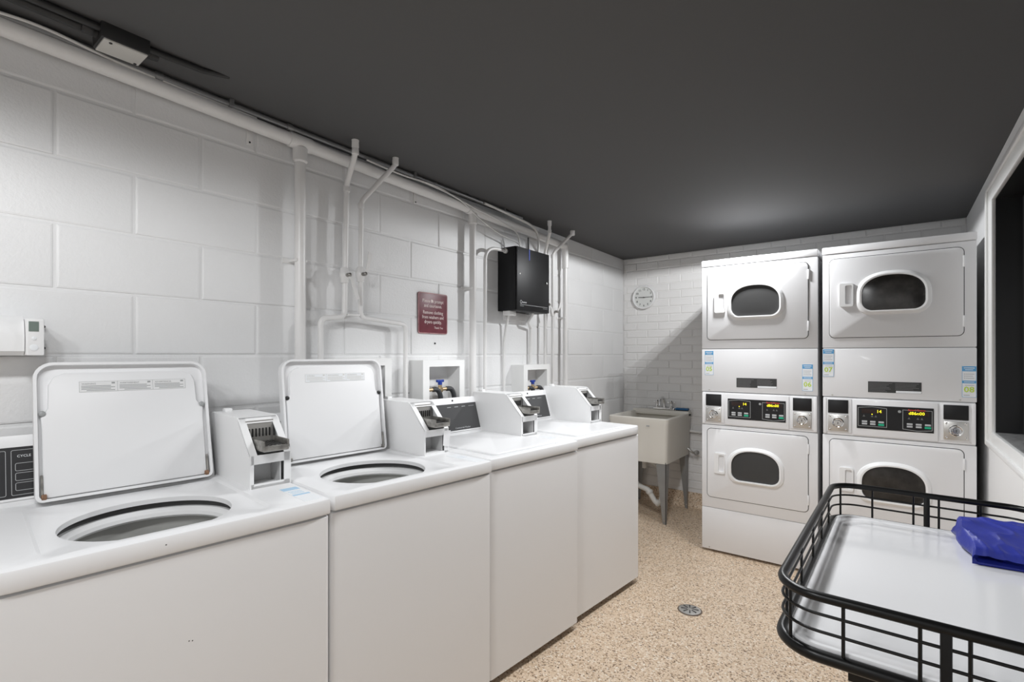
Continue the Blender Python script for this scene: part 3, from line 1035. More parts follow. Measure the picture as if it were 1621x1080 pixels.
for sx, lx in ((1, x1 - 0.02), (-1, x0 + 0.02)):
    for sy, ly in ((-1, y0 + 0.022), (1, y1 - 0.03)):
        # tapered angle leg: two sheet wings meeting at the outer corner
        k = MB()
        fx = lx - sx * 0.004
        t = 0.003
        top, bot, h = 0.075, 0.024, zb + 0.012
        wing = [(0, 0), (0, h), (-top, h), (-top, h - 0.05), (-bot, 0)]
        k.loft([[(fx + sx * a * 1.0, ly, b) for a, b in wing], [(fx + sx * a * 1.0, ly + t * -sy, b) for a, b in wing]], True, True)
        k.loft([[(fx, ly - sy * -a * 1.0 * -1, b) if False else (fx, ly + sy * a, b) for a, b in wing], [(fx - sx * t, ly + sy * a, b) for a, b in wing]], True, True)
        k.build('leg', M_galv, sk, True)
        MB().lathe([(0.006, 0), (0.005, 0.003), (0, 0.004)], 10, (fx - sx * 0.012, ly + sy * 0.0, 0.03), (0, -1, 0)).build('bolt', M_chrome, sk, True)
# faucet
zf = zt + 0.016
fb = MB().box(-1.71, -1.515, 4.352, 4.396, zf, zf + 0.020, 0.006).build('faucet_base', M_chrome, sk, True)
sp = spline([(-1.612, 4.375, zf + 0.015), (-1.612, 4.375, zf + 0.07), (-1.612, 4.355, zf + 0.105), (-1.612, 4.31, zf + 0.108), (-1.612, 4.27, zf + 0.075), (-1.612, 4.262, zf + 0.045)], 6)
MB().tube(sp, [0.011] * (len(sp) - 1) + [0.012], 12).build('spout', M_chrome, sk, True)
for fx in (-1.675, -1.548):
    MB().lathe([(0.018, 0), (0.018, 0.012), (0.012, 0.018), (0.012, 0.038), (0.016, 0.042), (0.017, 0.056), (0.01, 0.066), (0, 0.068)], 16, (fx, 4.375, zf + 0.018)).box(fx - 0.034, fx + 0.034, 4.368, 4.382, zf + 0.06, zf + 0.072, 0.003).build('faucet_handle', M_chrome, sk, True)
# trap
tp = thing('drain_trap', 'white plastic drain trap pipe curling beneath the sink', 'pipe', (-1.70, 4.14, 0))
MB().tube(fillet([(-1.70, 4.14, zb - 0.04), (-1.70, 4.14, 0.36)], 0.02), 0.020, 14).build('tailpiece', M_pvc, tp, True)
pts2 = spline([(-1.86, 4.16, 0.24), (-1.76, 4.10, 0.22), (-1.69, 4.07, 0.207), (-1.635, 4.06, 0.195), (-1.60, 4.06, 0.145), (-1.565, 4.06, 0.103), (-1.525, 4.06, 0.112), (-1.51, 4.06, 0.19)], 6)
MB().tube(pts2, 0.022, 14).build('trap_bend', M_pvc, tp, True)
for c in (pts2[6], pts2[20], pts2[32]):
    j = pts2.index(c)
    d = (pts2[j + 1] - pts2[j - 1]).normalized()
    MB().lathe([(0.027, -0.012), (0.029, -0.008), (0.029, 0.008), (0.027, 0.012)], 16, c, d).build('slip_nut', M_pvc, tp, True)
MB().tube(spline([(-1.51, 4.06, 0.18), (-1.515, 4.07, 0.30), (-1.56, 4.10, 0.39), (-1.63, 4.13, 0.42), (-1.69, 4.14, 0.435)], 4), 0.019, 12).build('riser', M_pvc, tp, True)
br = thing('scrub_brush', 'blue scrub brush lying on the sink back ledge', 'brush', (-1.455, 4.385, zf + 0.001))
MB().box(-0.055, 0.055, -0.022, 0.022, 0.006, 0.022, 0.004).build('brush_block', M_sponge, br)
k = MB()
for a in range(7):
    for b in range(3):
        k.box(-0.050 + a * 0.016, -0.044 + a * 0.016, -0.017 + b * 0.014, -0.011 + b * 0.014, 0.0, 0.007)
k.build('bristles', M_dark, br)
# pipe stub and hose tap on back wall
bp = thing('wall_water_pipe', 'white water pipe running along the back wall beside the sink', 'pipe', (-1.3, 4.41, 0.67))
MB().tube([(-1.40, 4.418, 0.672), (-1.0, 4.418, 0.668)], 0.012, 12).build('pipe', M_pipe, bp, True)
MB().lathe([(0.016, -0.01), (0.016, 0.01)], 12, (-1.31, 4.418, 0.671), (1, 0, 0)).build('coupling', M_pipe, bp, True)
ta = thing('drain_tap', 'small chrome tap on the back wall low beside the sink', 'tap', (-1.36, 4.42, 0.48))
MB().tube(fillet([(-1.40, 4.36, 0.53), (-1.365, 4.365, 0.50), (-1.345, 4.40, 0.485), (-1.345, 4.448, 0.485)], 0.02), 0.010, 10).build('spout', M_steel, ta, True)
MB().lathe([(0.018, 0), (0.018, 0.008), (0.010, 0.010), (0.010, 0.02), (0.02, 0.022), (0.02, 0.03), (0, 0.032)], 14, (-1.345, 4.40, 0.49), (0.6, -0.7, 0.3)).build('handle', M_steel, ta, True)

# ------------------------------------------------------------------ clock
ck = thing('wall_clock', 'round white wall clock with black numerals in the back corner', 'clock', (-1.826, BY - 0.001, 1.871))
rc = 0.108
MB().lathe([(rc - 0.006, 0), (rc, 0.006), (rc, 0.026), (rc - 0.004, 0.032), (rc - 0.010, 0.032), (rc - 0.014, 0.026), (rc - 0.0145, 0.018), (rc - 0.02, 0.017)], 48, (0, 0, 0), (0, -1, 0)).build('frame', M_plastic, ck)
MB().lathe([(rc - 0.013, 0.015), (rc - 0.013, 0.0185), (0, 0.0187)], 40, (0, 0, 0), (0, -1, 0)).build('face', M_clock, ck)
for h in range(1, 13):
    a = R(90 - 30 * h)
    text(ck, 'numeral', str(h), 0.026, M_lblk, 0.075 * math.cos(a), 0.075 * math.sin(a), -0.0192, 'CENTER', 0.0004)


def hand(nm, L, wd, ang, y):
    c, s = math.cos(R(ang)), math.sin(R(ang))
    k = MB()
    rr = []
    for yy in (y, y + 0.0012):
        rr.append([(c * a - s * b, yy, s * a + c * b) for a, b in ((-0.015, -wd), (L, -wd * 0.7), (L, wd * 0.7), (-0.015, wd))])
    k.loft(rr, True, True).build(nm, M_lblk, ck)


hand('hour_hand', 0.052, 0.0035, 180 - 3, -0.0215)
hand('minute_hand', 0.082, 0.0024, 1, -0.0235)
MB().lathe([(0.005, 0.019), (0.005, 0.026), (0, 0.0265)], 12, (0, 0, 0), (0, -1, 0)).build('hub', M_lblk, ck)

# ------------------------------------------------------------------ pipes on the block wall
PX = -1.985
dp = thing('drain_pipe', 'thick white drain pipe running the length of the wall under the ceiling', 'pipe', (PX, 1.0, 2.2))
PZ = lambda y: 2.259 - 0.0295 * (y - 0.25)
pts = [(PX, -1.44, PZ(-1.44)), (PX, 0.3, PZ(0.3)), (PX, 1.2, PZ(1.2)), (PX, 2.2, PZ(2.2)), (PX, 3.285, PZ(3.285)), (PX, 3.285, 0.95)]
MB().tube(fillet(pts[:5], 0.01, 2) + [], 0.0265, 18).build('main_pipe', M_pipe, dp, True)
MB().tube(fillet([(PX, 3.24, PZ(3.24)), (PX, 3.29, PZ(3.29)), (PX, 3.29, 2.0)], 0.05), 0.026, 16).build('elbow', M_pipe, dp, True)
for yy, rr in ((1.137, 0.0225), (2.229, 0.020), (3.29, 0.018)):
    MB().tube([(PX, yy, PZ(yy)), (PX, yy, 0.02)], rr, 16).build('drop_pipe', M_pipe, dp, True)
    if yy < 3:
        MB().lathe([(rr + 0.002, 0.0), (rr + 0.007, 0.006), (rr + 0.007, 0.06), (rr + 0.002, 0.066)], 16, (PX, yy, PZ(yy) - 0.085)).lathe([(0.030, -0.05), (0.031, -0.045), (0.031, 0.045), (0.030, 0.05)], 18, (PX, yy, PZ(yy)), (0, 1, -0.0295)).build('tee_fitting', M_pipe, dp, True)
    zz = 1.735 if yy < 3 else 1.62
    MB().box(WX, PX + rr * 0.6, yy - rr - 0.004, yy + rr + 0.003, zz - 0.006, zz + 0.006, 0.002).box(WX, WX + 0.004, yy - rr - 0.03, yy + rr + 0.03, zz - 0.010, zz + 0.010, 0.001).build('strap', M_pipe, dp, True)
for yy in (0.95, 1.82):
    k = MB()
    k.box(WX, WX + 0.006, yy - 0.012, yy + 0.012, PZ(yy) - 0.066, PZ(yy) + 0.03, 0.002)
    k.build('hanger', M_pipe, dp, True)
    MB().lathe([(0.004, 0), (0.003, 0.003), (0, 0.003)], 8, (WX + 0.006, yy, PZ(yy) - 0.055), (1, 0, 0)).build('screw', M_dark, dp, True)


def supply(label, path, r, valve=None, lever=None, zc=None):
    p0 = path[0]
    t = thing('supply_pipe', label, 'pipe', p0, 0, 'bent water supply pipes')
    MB().tube(fillet(path, 0.03, 5), r, 14).build('pipe', M_pipe, t, True)
    MB().lathe([(r + 0.005, -0.004), (r + 0.003, 0.012), (r + 0.0035, 0.034), (r + 0.001, 0.04)], 14, (p0[0], p0[1], p0[2]), (0, 0, -1)).build('ceiling_collar', M_pipe, t, True)
    for q in path[1:3]:
        MB().lathe([(r + 0.0025, -0.022), (r + 0.003, -0.02), (r + 0.003, 0.0), (r + 0.0015, 0.004)], 14, (q[0], q[1], q[2] + (-0.012 if q is path[2] else 0.022)), (0, 0, 1)).build('coupling', M_pipe, t, True)
    if valve:
        vy, vz = valve
        MB().lathe([(r + 0.003, -0.035), (r + 0.006, -0.03), (r + 0.006, -0.018), (r + 0.010, -0.012), (r + 0.010, 0.012), (r + 0.006, 0.018), (r + 0.006, 0.03), (r + 0.003, 0.035)], 12, (PX, vy, vz)).build('valve_body', M_pipe, t, True)
        MB().lathe([(0.009, 0), (0.009, 0.03), (0.006, 0.034), (0, 0.036)], 12, (PX + 0.012, vy, vz), (1, 0, 0)).build('valve_stem', M_worn, t, True)
        a, b = lever
        k = MB()
        xx = PX + 0.036
        d = Vector((0, a, b)).normalized()
        n = Vector((0, -d.z, d.y))
        L = math.hypot(a, b)
        pr = [(0, 0.006), (0.25, 0.007), (0.4, 0.009), (1, 0.011)]
        rings = []
        for s_, wd in pr:
            c = Vector((xx + 0.012 * min(1, s_ * 3), vy, vz)) + d * L * s_
            rings.append([c + n * wd + Vector((0.003, 0, 0)), c - n * wd + Vector((0.003, 0, 0)), c - n * wd, c + n * wd])
        k.loft(rings, True, True).build('valve_lever', M_pipe, t, True)
        MB().box(xx - 0.002, xx + 0.008, vy - 0.006, vy + 0.006, vz - 0.006, vz + 0.006, 0.001).build('valve_nut', M_dark, t, True)
    return t


supply('white bent water pipe beside the thick drain drop, turning left at its foot',
       [(-1.885, 1.338, CZ(1.338) + 0.004), (-1.885, 1.338, 2.225), (PX, 1.362, 2.118), (PX, 1.352, 1.512), (PX, 1.232, 1.497), (PX, 1.231, 0.6)], 0.0125, (1.352, 1.70), (0.035, -0.11))
supply('white bent water pipe left of the burgundy sign, turning right towards it at its foot',
       [(-1.895, 1.572, CZ(1.572) + 0.004), (-1.895, 1.570, 2.250), (PX, 1.441, 2.060), (PX, 1.437, 1.514), (PX, 1.711, 1.494), (PX, 1.711, 0.6)], 0.0115, (1.437, 1.715), (0.02, 0.10))
supply('thin white bent water pipe directly right of the black box, shorter jog at the ceiling',
       [(-1.885, 2.915, CZ(2.915) + 0.004), (-1.885, 2.915, 2.18), (PX, 3.010, 2.080), (PX, 3.010, 0.6)], 0.011, (3.010, 1.70), (0.03, -0.08))
supply('thin white bent water pipe far right, long diagonal jog from the ceiling',
       [(-1.885, 3.235, CZ(3.235) + 0.004), (-1.885, 3.220, 2.235), (PX, 3.112, 2.085), (PX, 3.112, 0.6)], 0.011, (3.112, 1.655), (0.04, 0.08))
MB().box(WX, PX + 0.012, 1.362, 1.428, 1.518, 1.527, 0.002).build('pipe_clamp', M_pipe)
tag(bpy.data.objects['pipe_clamp'], 'small white clamp bridging the two bent supply pipes', 'clamp')

# thin steel conduit along the wall, below the ceiling
cd = thing('conduit', 'thin grey steel conduit along the ceiling edge above the white drain pipe', 'conduit', (-1.96, 1.0, 2.27))
CC = lambda y: CZ(y) - 0.018
pts = [(-1.965, y, CC(y)) for y in (-1.44, 0, 1.0, 2.0, 2.7)]
MB().tube(pts, 0.0095, 10).build('tube', M_emt, cd, True)
for yy in (0.62, 1.08, 1.9):
    MB().lathe([(0.0115, -0.012), (0.013, -0.01), (0.013, 0.01), (0.0115, 0.012)], 12, (-1.965, yy, CC(yy)), (0, 1, 0)).build('coupling', M_emt, cd, True)
for yy in (0.85, 1.75, 2.5):
    MB().box(-1.98, -1.95, yy - 0.008, yy + 0.008, CC(yy) - 0.011, CZ(yy), 0.002).build('strap', M_emt, cd, True)


def cable(label, path, r=0.004, m=M_cable):
    o = MB().tube(spline(path, 8), r, 8).build('cable', m)
    return tag(o, label, 'cable', 'loose cables above the pipe')


cable('white cable slumping over the drain pipe at the top left', [(-1.955, 0.10, 2.262), (-1.948, 0.24, 2.278), (-1.95, 0.34, 2.283), (-1.962, 0.5, 2.272), (-1.972, 0.75, 2.266), (-1.975, 0.95, 2.262)], 0.0045)
cable('upper white cable drooping from the conduit into the black box top', [(-1.955, 1.45, 2.252), (-1.945, 1.65, 2.238), (-1.95, 1.9, 2.245), (-1.945, 2.15, 2.205), (-1.94, 2.45, 2.17), (-1.945, 2.62, 2.13), (-1.95, 2.66, 2.03)], 0.0045)
cable('lower white cable sagging across the wall into the black box top', [(-1.96, 1.75, 2.25), (-1.945, 2.05, 2.222), (-1.95, 2.25, 2.15), (-1.96, 2.45, 2.10), (-1.95, 2.62, 2.075), (-1.95, 2.70, 2.03)], 0.004)
cable('slim white cable arching from the ceiling down behind the black box', [(-1.955, 2.3, 2.255), (-1.95, 2.6, 2.235), (-1.95, 2.80, 2.215), (-1.955, 2.88, 2.15), (-1.96, 2.88, 2.0)], 0.008)

# black ceiling conduit with junction box
jb = thing('junction_box', 'black ceiling junction box with pale blank cover plate and dark conduits', 'junction box', (-1.85, 0.49, 2.25))
MB().box(-1.895, -1.802, 0.428, 0.546, 2.2545, CZ(0.49) + 0.002, 0.002).build('box', M_blkc, jb, True)
MB().box(-1.893, -1.806, 0.434, 0.541, 2.249, 2.2548, 0.002).build('cover_plate', M_cover, jb, True)
for a, b in ((-1.815, 0.452), (-1.884, 0.53)):
    MB().lathe([(0.0045, 0), (0.004, 0.002), (0, 0.002)], 10, (a, b, 2.249), (0, 0, -1)).build('screw', M_dark, jb, True)
MB().tube([(-1.85, -1.44, CZ(-1.44) - 0.018), (-1.85, 0.43, CZ(0.43) - 0.018)], 0.014, 12).build('conduit', M_blkc, jb, True)
MB().tube([(-1.822, -1.44, CZ(-1.44) - 0.014), (-1.822, 0.43, CZ(0.43) - 0.014)], 0.010, 12).build('conduit', M_blkc, jb, True)
MB().tube([(-1.83, 0.54, CZ(0.54) - 0.014), (-1.825, 0.70, CZ(0.7) - 0.010), (-1.82, 0.78, CZ(0.78) + 0.006)], 0.010, 12).build('conduit', M_blkc, jb, True)
for yy in (0.405, 0.565):
    MB().lathe([(0.016, -0.014), (0.018, -0.01), (0.018, 0.01), (0.016, 0.014)], 12, (-1.845, yy, CZ(yy) - 0.017), (0, 1, 0)).build('connector', M_blkc, jb, True)

# ------------------------------------------------------------------ black control box
bb = thing('control_box', 'black steel control box mounted high on the block wall', 'control box', (WX, 2.53, 1.622), R(90))
# local: x along +Y world, y into wall (negative towards room), z up
BW, BHh, BD = 0.372, 0.408, 0.145
MB().box(0, BW, -BD, 0, 0, BHh, 0.003).build('case', M_blackbox, bb)
dr = MB().box(0.003, BW + 0.002, -BD - 0.010, -BD - 0.001, 0.002, BHh - 0.002, 0.002).build('door', M_blackbox, bb)
MB().lathe([(0.010, 0), (0.010, 0.008), (0.007, 0.010), (0, 0.010)], 16, (BW - 0.034, -BD - 0.009, 0.205), (0, -1, 0)).build('lock', M_chrome, dr)
MB().lathe([(0.005, 0), (0.004, 0.003), (0, 0.004)], 10, (0.035, -BD - 0.009, 0.235), (0, -1, 0)).build('rivet', M_steel, dr)
MB().lathe([(0.005, 0), (0.004, 0.003), (0, 0.004)], 10, (0.012, -BD - 0.009, BHh - 0.03), (0, -1, 0)).build('rivet', M_dark, dr)
k = MB()
k.lathe([(0.011, 0.0), (0.011, 0.0012), (0.0075, 0.0012), (0.0075, 0.0)], 18, (0.046, -BD - 0.0095, 0.056), (0, -1, 0))
for j in range(5):
    k.box(0.060 + j * 0.0095, 0.0675 + j * 0.0095, -BD - 0.0107, -BD - 0.0095, 0.050, 0.058)
k.build('logo', M_btn, dr)
MB().box(0.035, BW - 0.02, -BD - 0.0107, -BD - 0.0095, 0.038, 0.0405).build('white_line', M_btn, dr)
k = MB()
k.box(0.035, 0.075, -BD - 0.0107, -BD - 0.0095, 0.0285, 0.031)
k.box(BW - 0.075, BW - 0.02, -BD - 0.0107, -BD - 0.0095, 0.028, 0.0305)
k.build('small_print', M_grey, dr)
an = MB().tube([(0.135, -BD - 0.004, BHh - 0.004), (0.133, -BD - 0.004, BHh + 0.075)], [0.006, 0.0045], 10).build('antenna', M_dark, bb)
MB().box(0.130, 0.142, -BD - 0.0125, -BD - 0.010, BHh - 0.075, BHh - 0.005, 0.001, 1).build('blue_strip', M_bluepl, dr)
MB().box(0.0, 0.0 + 0.07, -0.10, -0.04, -0.03, 0.0, 0.004).build('bottom_fitting', M_pipe, bb)
MB().box(0.05, BW - 0.09, -0.03, 0.0, -0.055, -0.001, 0.003).build('mounting_plate', M_pipe, bb)
MB().tube([(0.055, -0.05, -0.02), (0.05, -0.03, -0.10), (0.045, -0.016, -0.2), (0.045, -0.016, -0.7)], 0.0085, 10).build('lower_cable', M_pipe, bb)
MB().tube([(0.26, -0.10, 0.0), (0.255, -0.06, -0.06), (0.40 - 0.06, -0.022, -0.10), (0.34, -0.02, -0.345)], 0.010, 10).build('lower_conduit', M_pipe, bb)
ec = thing('box_conduit', 'white conduit curving up the wall into the side of the black box', 'conduit', (-1.98, 2.34, 1.0))
MB().tube(fillet([(-1.985, 2.34, 0.6), (-1.985, 2.342, 2.005), (-1.965, 2.545, 2.005)], 0.10, 8), 0.011, 12).build('tube', M_pipe, ec, True)
MB().lathe([(0.016, 0), (0.016, 0.012), (0.012, 0.014)], 12, (-1.968, 2.530, 2.005), (0, -1, 0)).build('connector', M_pipe, ec, True)

# ------------------------------------------------------------------ burgundy sign
sg = thing('wall_sign', 'burgundy sign with pale lettering on the block wall', 'sign', (WX, 1.838, 1.455), R(90))
SW, SH = 0.222, 0.226
k = MB()
plate(k, rrect(0, SW, 0, SH, 0.012), -0.006, 0.0, 0.001)
k.build('board', M_sign, sg)
k = MB()
ringplate(k, rrect(0, SW, 0, SH, 0.012), rrect(0.005, SW - 0.005, 0.005, SH - 0.005, 0.009), -0.0068, -0.001)
k.build('border', mat('sign_edge', (0.42, 0.22, 0.22), 0.5, var=0.3, vscale=30), sg)
for s_, z, sz in (('Please be prompt', 0.180, 0.0262), ('and courteous.', 0.154, 0.0262), ('Remove clothing', 0.117, 0.0262), ('from washers and', 0.091, 0.0262), ('dryers quickly.', 0.065, 0.0262)):
    text(sg, 'lettering', s_, sz, M_sgnt, SW / 2, z, -0.0063, 'CENTER', 0.0002, 0.86)
text(sg, 'lettering', 'Thank You', 0.018, M_sgnt, SW - 0.035, 0.034, -0.0063, 'RIGHT', 0.0, 0.86)
MB().lathe([(0.009, 0), (0.0075, 0.0006), (0, 0.0008)], 9, (0.102, -0.006, 0.181), (0, -1, 0)).build('paint_blot', M_sgnt, sg)

# ------------------------------------------------------------------ water hook-up boxes


def hookup(ya, yb, zt, label, valves=True):
    t = thing('hookup_box', label, 'hookup box', (WX, ya, 0.93), R(90), 'white hook-up boxes behind the washers')
    Wd, Hh, D = yb - ya, zt - 0.93, 0.105
    fw = 0.045
    k = MB()
    ringplate(k, rrect(0, Wd, 0, Hh, 0.003, 1), rrect(fw, Wd - fw + 0.006, 0.02, Hh - 0.035, 0.002, 1), -D, 0)
    k.build('frame', M_trim, t)
    MB().box(fw - 0.002, Wd - fw + 0.008, -0.012, -0.002, 0.018, Hh - 0.033).build('back_panel', M_plain, t)
    MB().lathe([(0.004, 0), (0.004, 0.002), (0, 0.002)], 8, (fw + 0.075, -0.012, Hh - 0.05), (0, -1, 0)).build('screw', M_dark, t)
    if valves:
        for vx, hm, hx in ((fw + 0.018, mat('rust_handle', (0.16, 0.08, 0.06), 0.5), 0.018), (fw + 0.122, M_bluepl, 0.026)):
            zz = Hh - 0.165
            v = MB().tube([(vx, -0.06, zz - 0.06), (vx, -0.06, zz + 0.03)], [0.012, 0.011], 10).lathe([(0.016, -0.012), (0.018, 0), (0.016, 0.012)], 10, (vx, -0.06, zz)).tube([(vx, -0.06, zz + 0.003), (vx + 0.045, -0.075, zz + 0.006)], 0.010, 10).build('valve', M_brass, t)
            MB().box(vx - hx, vx + hx, -0.067, -0.053, zz + 0.042, zz + 0.056, 0.003).tube([(vx, -0.06, zz + 0.028), (vx, -0.06, zz + 0.05)], 0.012, 8).build('valve_handle', hm, v)
            h = spline([(vx + 0.036, -0.073, zz + 0.005), (vx + 0.065, -0.080, zz + 0.002), (vx + 0.082, -0.085, zz - 0.03), (vx + 0.084, -0.085, zz - 0.09), (vx + 0.082, -0.075, zz - 0.18)], 6)
            MB().tube(h, 0.0135, 10).build('hose', M_hose, t)
    return t


hookup(1.262, 1.577, 1.322, 'white wooden hook-up box mostly hidden behind the second washer lid', True)
hookup(1.782, 2.097, 1.310, 'white wooden hook-up box with blue tap below the burgundy sign')
hookup(2.675, 2.992, 1.272, 'white wooden hook-up box with blue tap below the black box')

# ------------------------------------------------------------------ heater with thermostat
ht = thing('wall_heater', 'white wall heater with small thermostat screen at the left edge', 'heater', (WX, -0.45, 1.336), R(90))
HL = 0.738
prf = [(0, 0.0), (-0.085, 0.0), (-0.098, 0.012), (-0.100, 0.05), (-0.092, 0.095), (-0.075, 0.112), (0, 0.112)]
MB().loft([[(0, a, b) for a, b in prf], [(HL, a, b) for a, b in prf]], True, True).build('body', M_plastic, ht)
k = MB()
plate(k, rrect(HL + 0.002, HL + 0.040, 0.0, 0.104, 0.003, 5), -0.108, 0.0, 0.003)
th_ = k.build('thermostat', M_plastic, ht)
MB().box(HL + 0.007, HL + 0.028, -0.1094, -0.107, 0.068, 0.096).build('screen', M_lcd, th_)
for zz, rr in ((0.048, 0.005), (0.022, 0.009)):
    MB().lathe([(rr, 0), (rr, 0.0015), (rr * 0.8, 0.002), (0, 0.002)], 18, (HL + 0.018, -0.108, zz), (0, -1, 0)).build('button', M_swhite, th_)
for zz in (0.086, 0.022):
    MB().lathe([(0.0045, 0), (0.004, 0.018), (0.002, 0.02), (0, 0.02)], 10, (HL + 0.054, 0.0, zz), (0, -1, 0)).build('screw', M_dark, ht)

# ------------------------------------------------------------------ floor drain
fd = thing('floor_drain', 'round chrome floor drain grate in the speckled floor', 'drain', (-0.838, 2.645, 0))
MB().lathe([(0.060, -0.003), (0.062, 0.001), (0.058, 0.003), (0.056, 0.0008)], 36).build('rim', mat('grout_dark', (0.16, 0.12, 0.09), 0.8), fd)
MB().lathe([(0.055, 0.0), (0.055, 0.004), (0.040, 0.0065), (0, 0.0075)], 36).build('grate', M_steel, fd)
for j in range(8):
    a = R(45 * j + 18)
    k = MB()
    c, s = math.cos(a), math.sin(a)
    rr = []
    for zz in (0.0066, 0.0082):
        rr.append([(c * p - s * q, s * p + c * q, zz) for p, q in ((0.013, -0.0022), (0.042, -0.0035), (0.044, 0), (0.042, 0.0035), (0.013, 0.0022))])
    k.loft(rr, True, True).build('slot', M_seam, fd)

# ------------------------------------------------------------------ wire-rail folding cart
ct = thing('folding_cart', 'laundry cart with white tray top and black wire gallery rail', 'cart', (0.094, 1.812, 0), R(-1.1))
HX, HY, CR = 0.288, 0.568, 0.085
ZR, ZTR = 0.820, 0.705


def loop(hx, hy, r, z, n=8):
    return [(x, y, z) for x, y in rrect(-hx, hx, -hy, hy, r, n)]


MB().tube(loop(HX, HY, CR, ZR), 0.0105, 12, True).build('top_rail', M_black, ct)
for zz in (0.746, 0.783):
    MB().tube(loop(HX, HY, CR, zz), 0.0035, 8, True).build('wire', M_black, ct)
MB().tube(loop(HX, HY, CR, ZTR - 0.012), 0.0135, 12, True).build('bottom_rail', M_black, ct)
tr = []
for ins, z in ((0.012, ZTR - 0.028), (0.010, ZTR - 0.004), (0.014, ZTR + 0.004), (0.022, ZTR + 0.005), (0.034, ZTR), (0.06, ZTR - 0.001)):
    tr.append(loop(HX - ins, HY - ins, CR - ins, z))
MB().loft(tr, True, True).build('tray', M_tray, ct)
ppos = []
for xx in (-0.272, -0.162, -0.038, 0.034, 0.145, 0.262):
    ppos += [(xx, -HY), (xx, HY)]
for yy in (-0.44, -0.22, 0.0, 0.2, 0.40):
    ppos += [(-HX, yy), (HX, yy)]
for xx, yy in ppos:
    if abs(xx) > HX - CR and abs(yy) > HY - CR:
        sx, sy = (1 if xx > 0 else -1), (1 if yy > 0 else -1)
        q = CR * (1 - 0.7071)
        xx, yy = sx * (HX - q), sy * (HY - q)
    MB().tube([(xx, yy, ZTR - 0.012), (xx, yy, ZR)], 0.0036, 8).build('rail_post', M_black, ct)
for sy in (-1, 1):
    MB().box(-0.009, 0.009, sy * HY - 0.009, sy * HY + 0.010, 0.10, ZR, 0.003).build('upright', M_black, ct)
    MB().box(-0.235, 0.235, sy * (HY - 0.055) - 0.016, sy * (HY - 0.055) + 0.016, 0.082, 0.120, 0.003).build('foot_bar', M_black, ct)
    MB().box(-0.02, 0.02, min(sy * (HY - 0.06), sy * (HY + 0.008)), max(sy * (HY - 0.06), sy * (HY + 0.008)), 0.085, 0.118, 0.002).build('foot_bracket', M_black, ct)
    for sx in (-1, 1):
        k = MB().lathe([(0.034, -0.012), (0.038, -0.009), (0.038, 0.009), (0.034, 0.012)], 20, (sx * 0.215, sy * (HY - 0.055), 0.038), (1, 0, 0))
        k.build('caster_wheel', M_gap, ct)
        MB().box(sx * 0.215 - 0.019, sx * 0.215 - 0.014, sy * (HY - 0.055) - 0.014, sy * (HY - 0.055) + 0.014, 0.034, 0.084).box(sx * 0.215 + 0.014, sx * 0.215 + 0.019, sy * (HY - 0.055) - 0.014, sy * (HY - 0.055) + 0.014, 0.034, 0.084).box(sx * 0.215 - 0.019, sx * 0.215 + 0.019, sy * (HY - 0.055) - 0.014, sy * (HY - 0.055) + 0.014, 0.076, 0.084).build('caster_fork', M_steel, ct)
MB().box(-0.014, 0.014, -HY + 0.06, HY - 0.06, 0.20, 0.228, 0.003).build('stretcher', M_black, ct)
MB().box(-0.012, 0.012, -HY + 0.005, HY - 0.005, ZTR - 0.055, ZTR - 0.028, 0.003).build('tray_bearer', M_black, ct)

# ------------------------------------------------------------------ blue folded bag on the cart
N = 44
bx0, bx1, by0, by1 = 0.196, 0.362, 2.045, 2.335
ZB = 0.7065
bag = thing('laundry_bag', 'folded blue nylon laundry bag lying on the white cart tray', 'bag', ((bx0 + bx1) / 2, (by0 + by1) / 2, 0.705))


def bag_xy(u, v):
    x = bx0 + (bx1 - bx0) * u - 0.020 * v * (1 - u) + 0.006 * math.sin(v * 9) * (1 - u)
    y = by0 + (by1 - by0) * v + 0.012 * u * (1 - v)
    return x, y


def bag_z(u, v):
    x, y = bag_xy(u, v)
    h = 0.050 + 0.022 * v - 0.030 * u * (1 - v) ** 2 + 0.006 * u
    nz = noise.noise(Vector((x * 10, y * 7, 1.3))) * 0.007
    rid = 1 - abs(noise.noise(Vector((x * 13 + y * 9, y * 7 - x * 5, 4.1)))) * 2.2
    h += nz + 0.007 * max(0, rid) ** 3
    e = min(1, min(u, 1 - u) * 16 + 0.55) * min(1, min(v, 1 - v) * 14 + 0.6)
    return ZB + max(0.012, h * e)


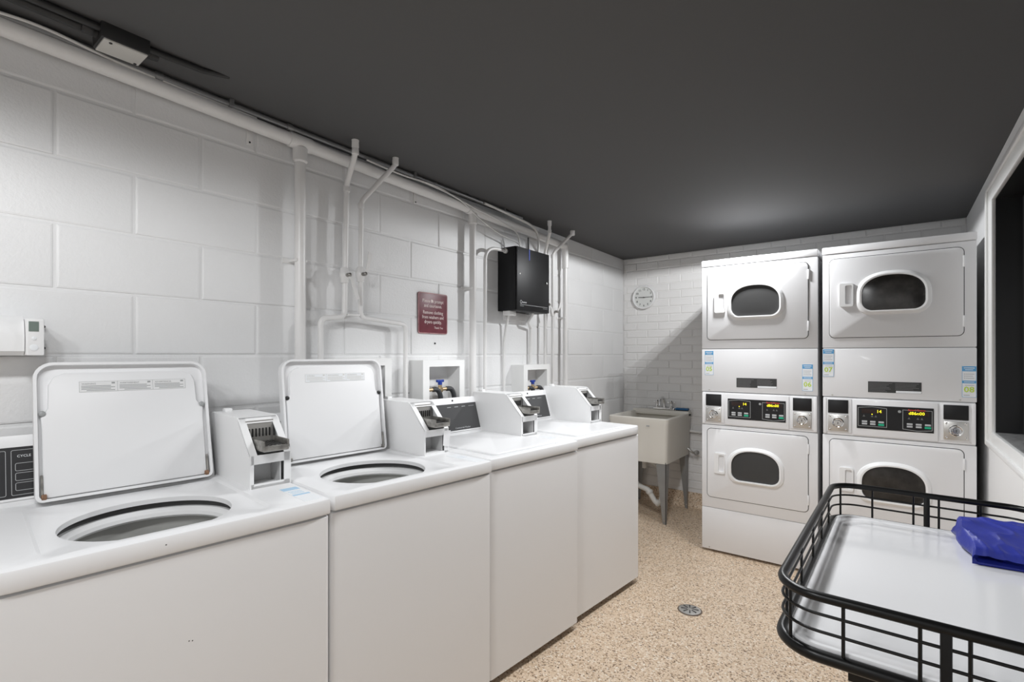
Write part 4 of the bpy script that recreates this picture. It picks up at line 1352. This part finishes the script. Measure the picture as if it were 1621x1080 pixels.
vs, fs = [], []
for a in range(N + 1):
    for b in range(N + 1):
        u, v = a / N, b / N
        vs.append((*bag_xy(u, v), bag_z(u, v)))
for a in range(N):
    for b in range(N):
        i0 = a * (N + 1) + b
        fs.append((i0, i0 + N + 1, i0 + N + 2, i0 + 1))
rim = [(a, 0) for a in range(N + 1)] + [(N, b) for b in range(1, N + 1)] + [(a, N) for a in range(N - 1, -1, -1)] + [(0, b) for b in range(N - 1, 0, -1)]
nr = len(rim)
lev = [[a * (N + 1) + b for a, b in rim]]
for t in (0.25, 0.5, 0.75, 0.92, 1.0):
    ring = []
    for a, b in rim:
        u, v = a / N, b / N
        x, y = bag_xy(u, v)
        z = bag_z(u, v) * (1 - t) + ZB * t
        bulge = math.sin(PI * t)
        if b == 0:
            y += 0.050 * bulge ** 0.7 * min(1, u * 6) * (1 - 0.75 * u)       # open mouth of the fold
        elif a == 0:
            x -= 0.010 * bulge * min(1, v * 5)
            x += 0.018 * t * (1 - v)
        ring.append(len(vs))
        vs.append((x, y, z))
    lev.append(ring)
for q in range(len(lev) - 1):
    for j in range(nr):
        k2 = (j + 1) % nr
        fs.append((lev[q][j], lev[q][k2], lev[q + 1][k2], lev[q + 1][j]))
fs.append(tuple(lev[-1]))
k = MB()
k.add(vs, fs)
k.build('folded_body', M_bag, bag, True, sharp=42)
# lower layer of the fold showing inside the mouth
k = MB()
k.loft([[(bx0 + 0.012 + (bx1 - bx0 - 0.02) * t, by0 + 0.004 + 0.012 * t + 0.05 * c, ZB + h * (1 - 0.3 * t)) for c, h in ((0, 0.001), (0, 0.006), (0.3, 0.011), (0.8, 0.016), (1, 0.010), (1, 0.001))] for t in (0, 0.25, 0.5, 0.75, 1.0)], True, True)
k.build('inner_layer', M_bag, bag, True, sharp=50)

# ------------------------------------------------------------------ small wall screws
for yy, zz, lab in ((1.967, 1.402, 'lone dark screw in the block wall below the burgundy sign'),):
    o = MB().lathe([(0.005, 0), (0.005, 0.004), (0, 0.005)], 10, (0, 0, 0), (1, 0, 0)).build('wall_screw', M_dark, loc=(WX, yy, zz))
    tag(o, lab, 'screw')
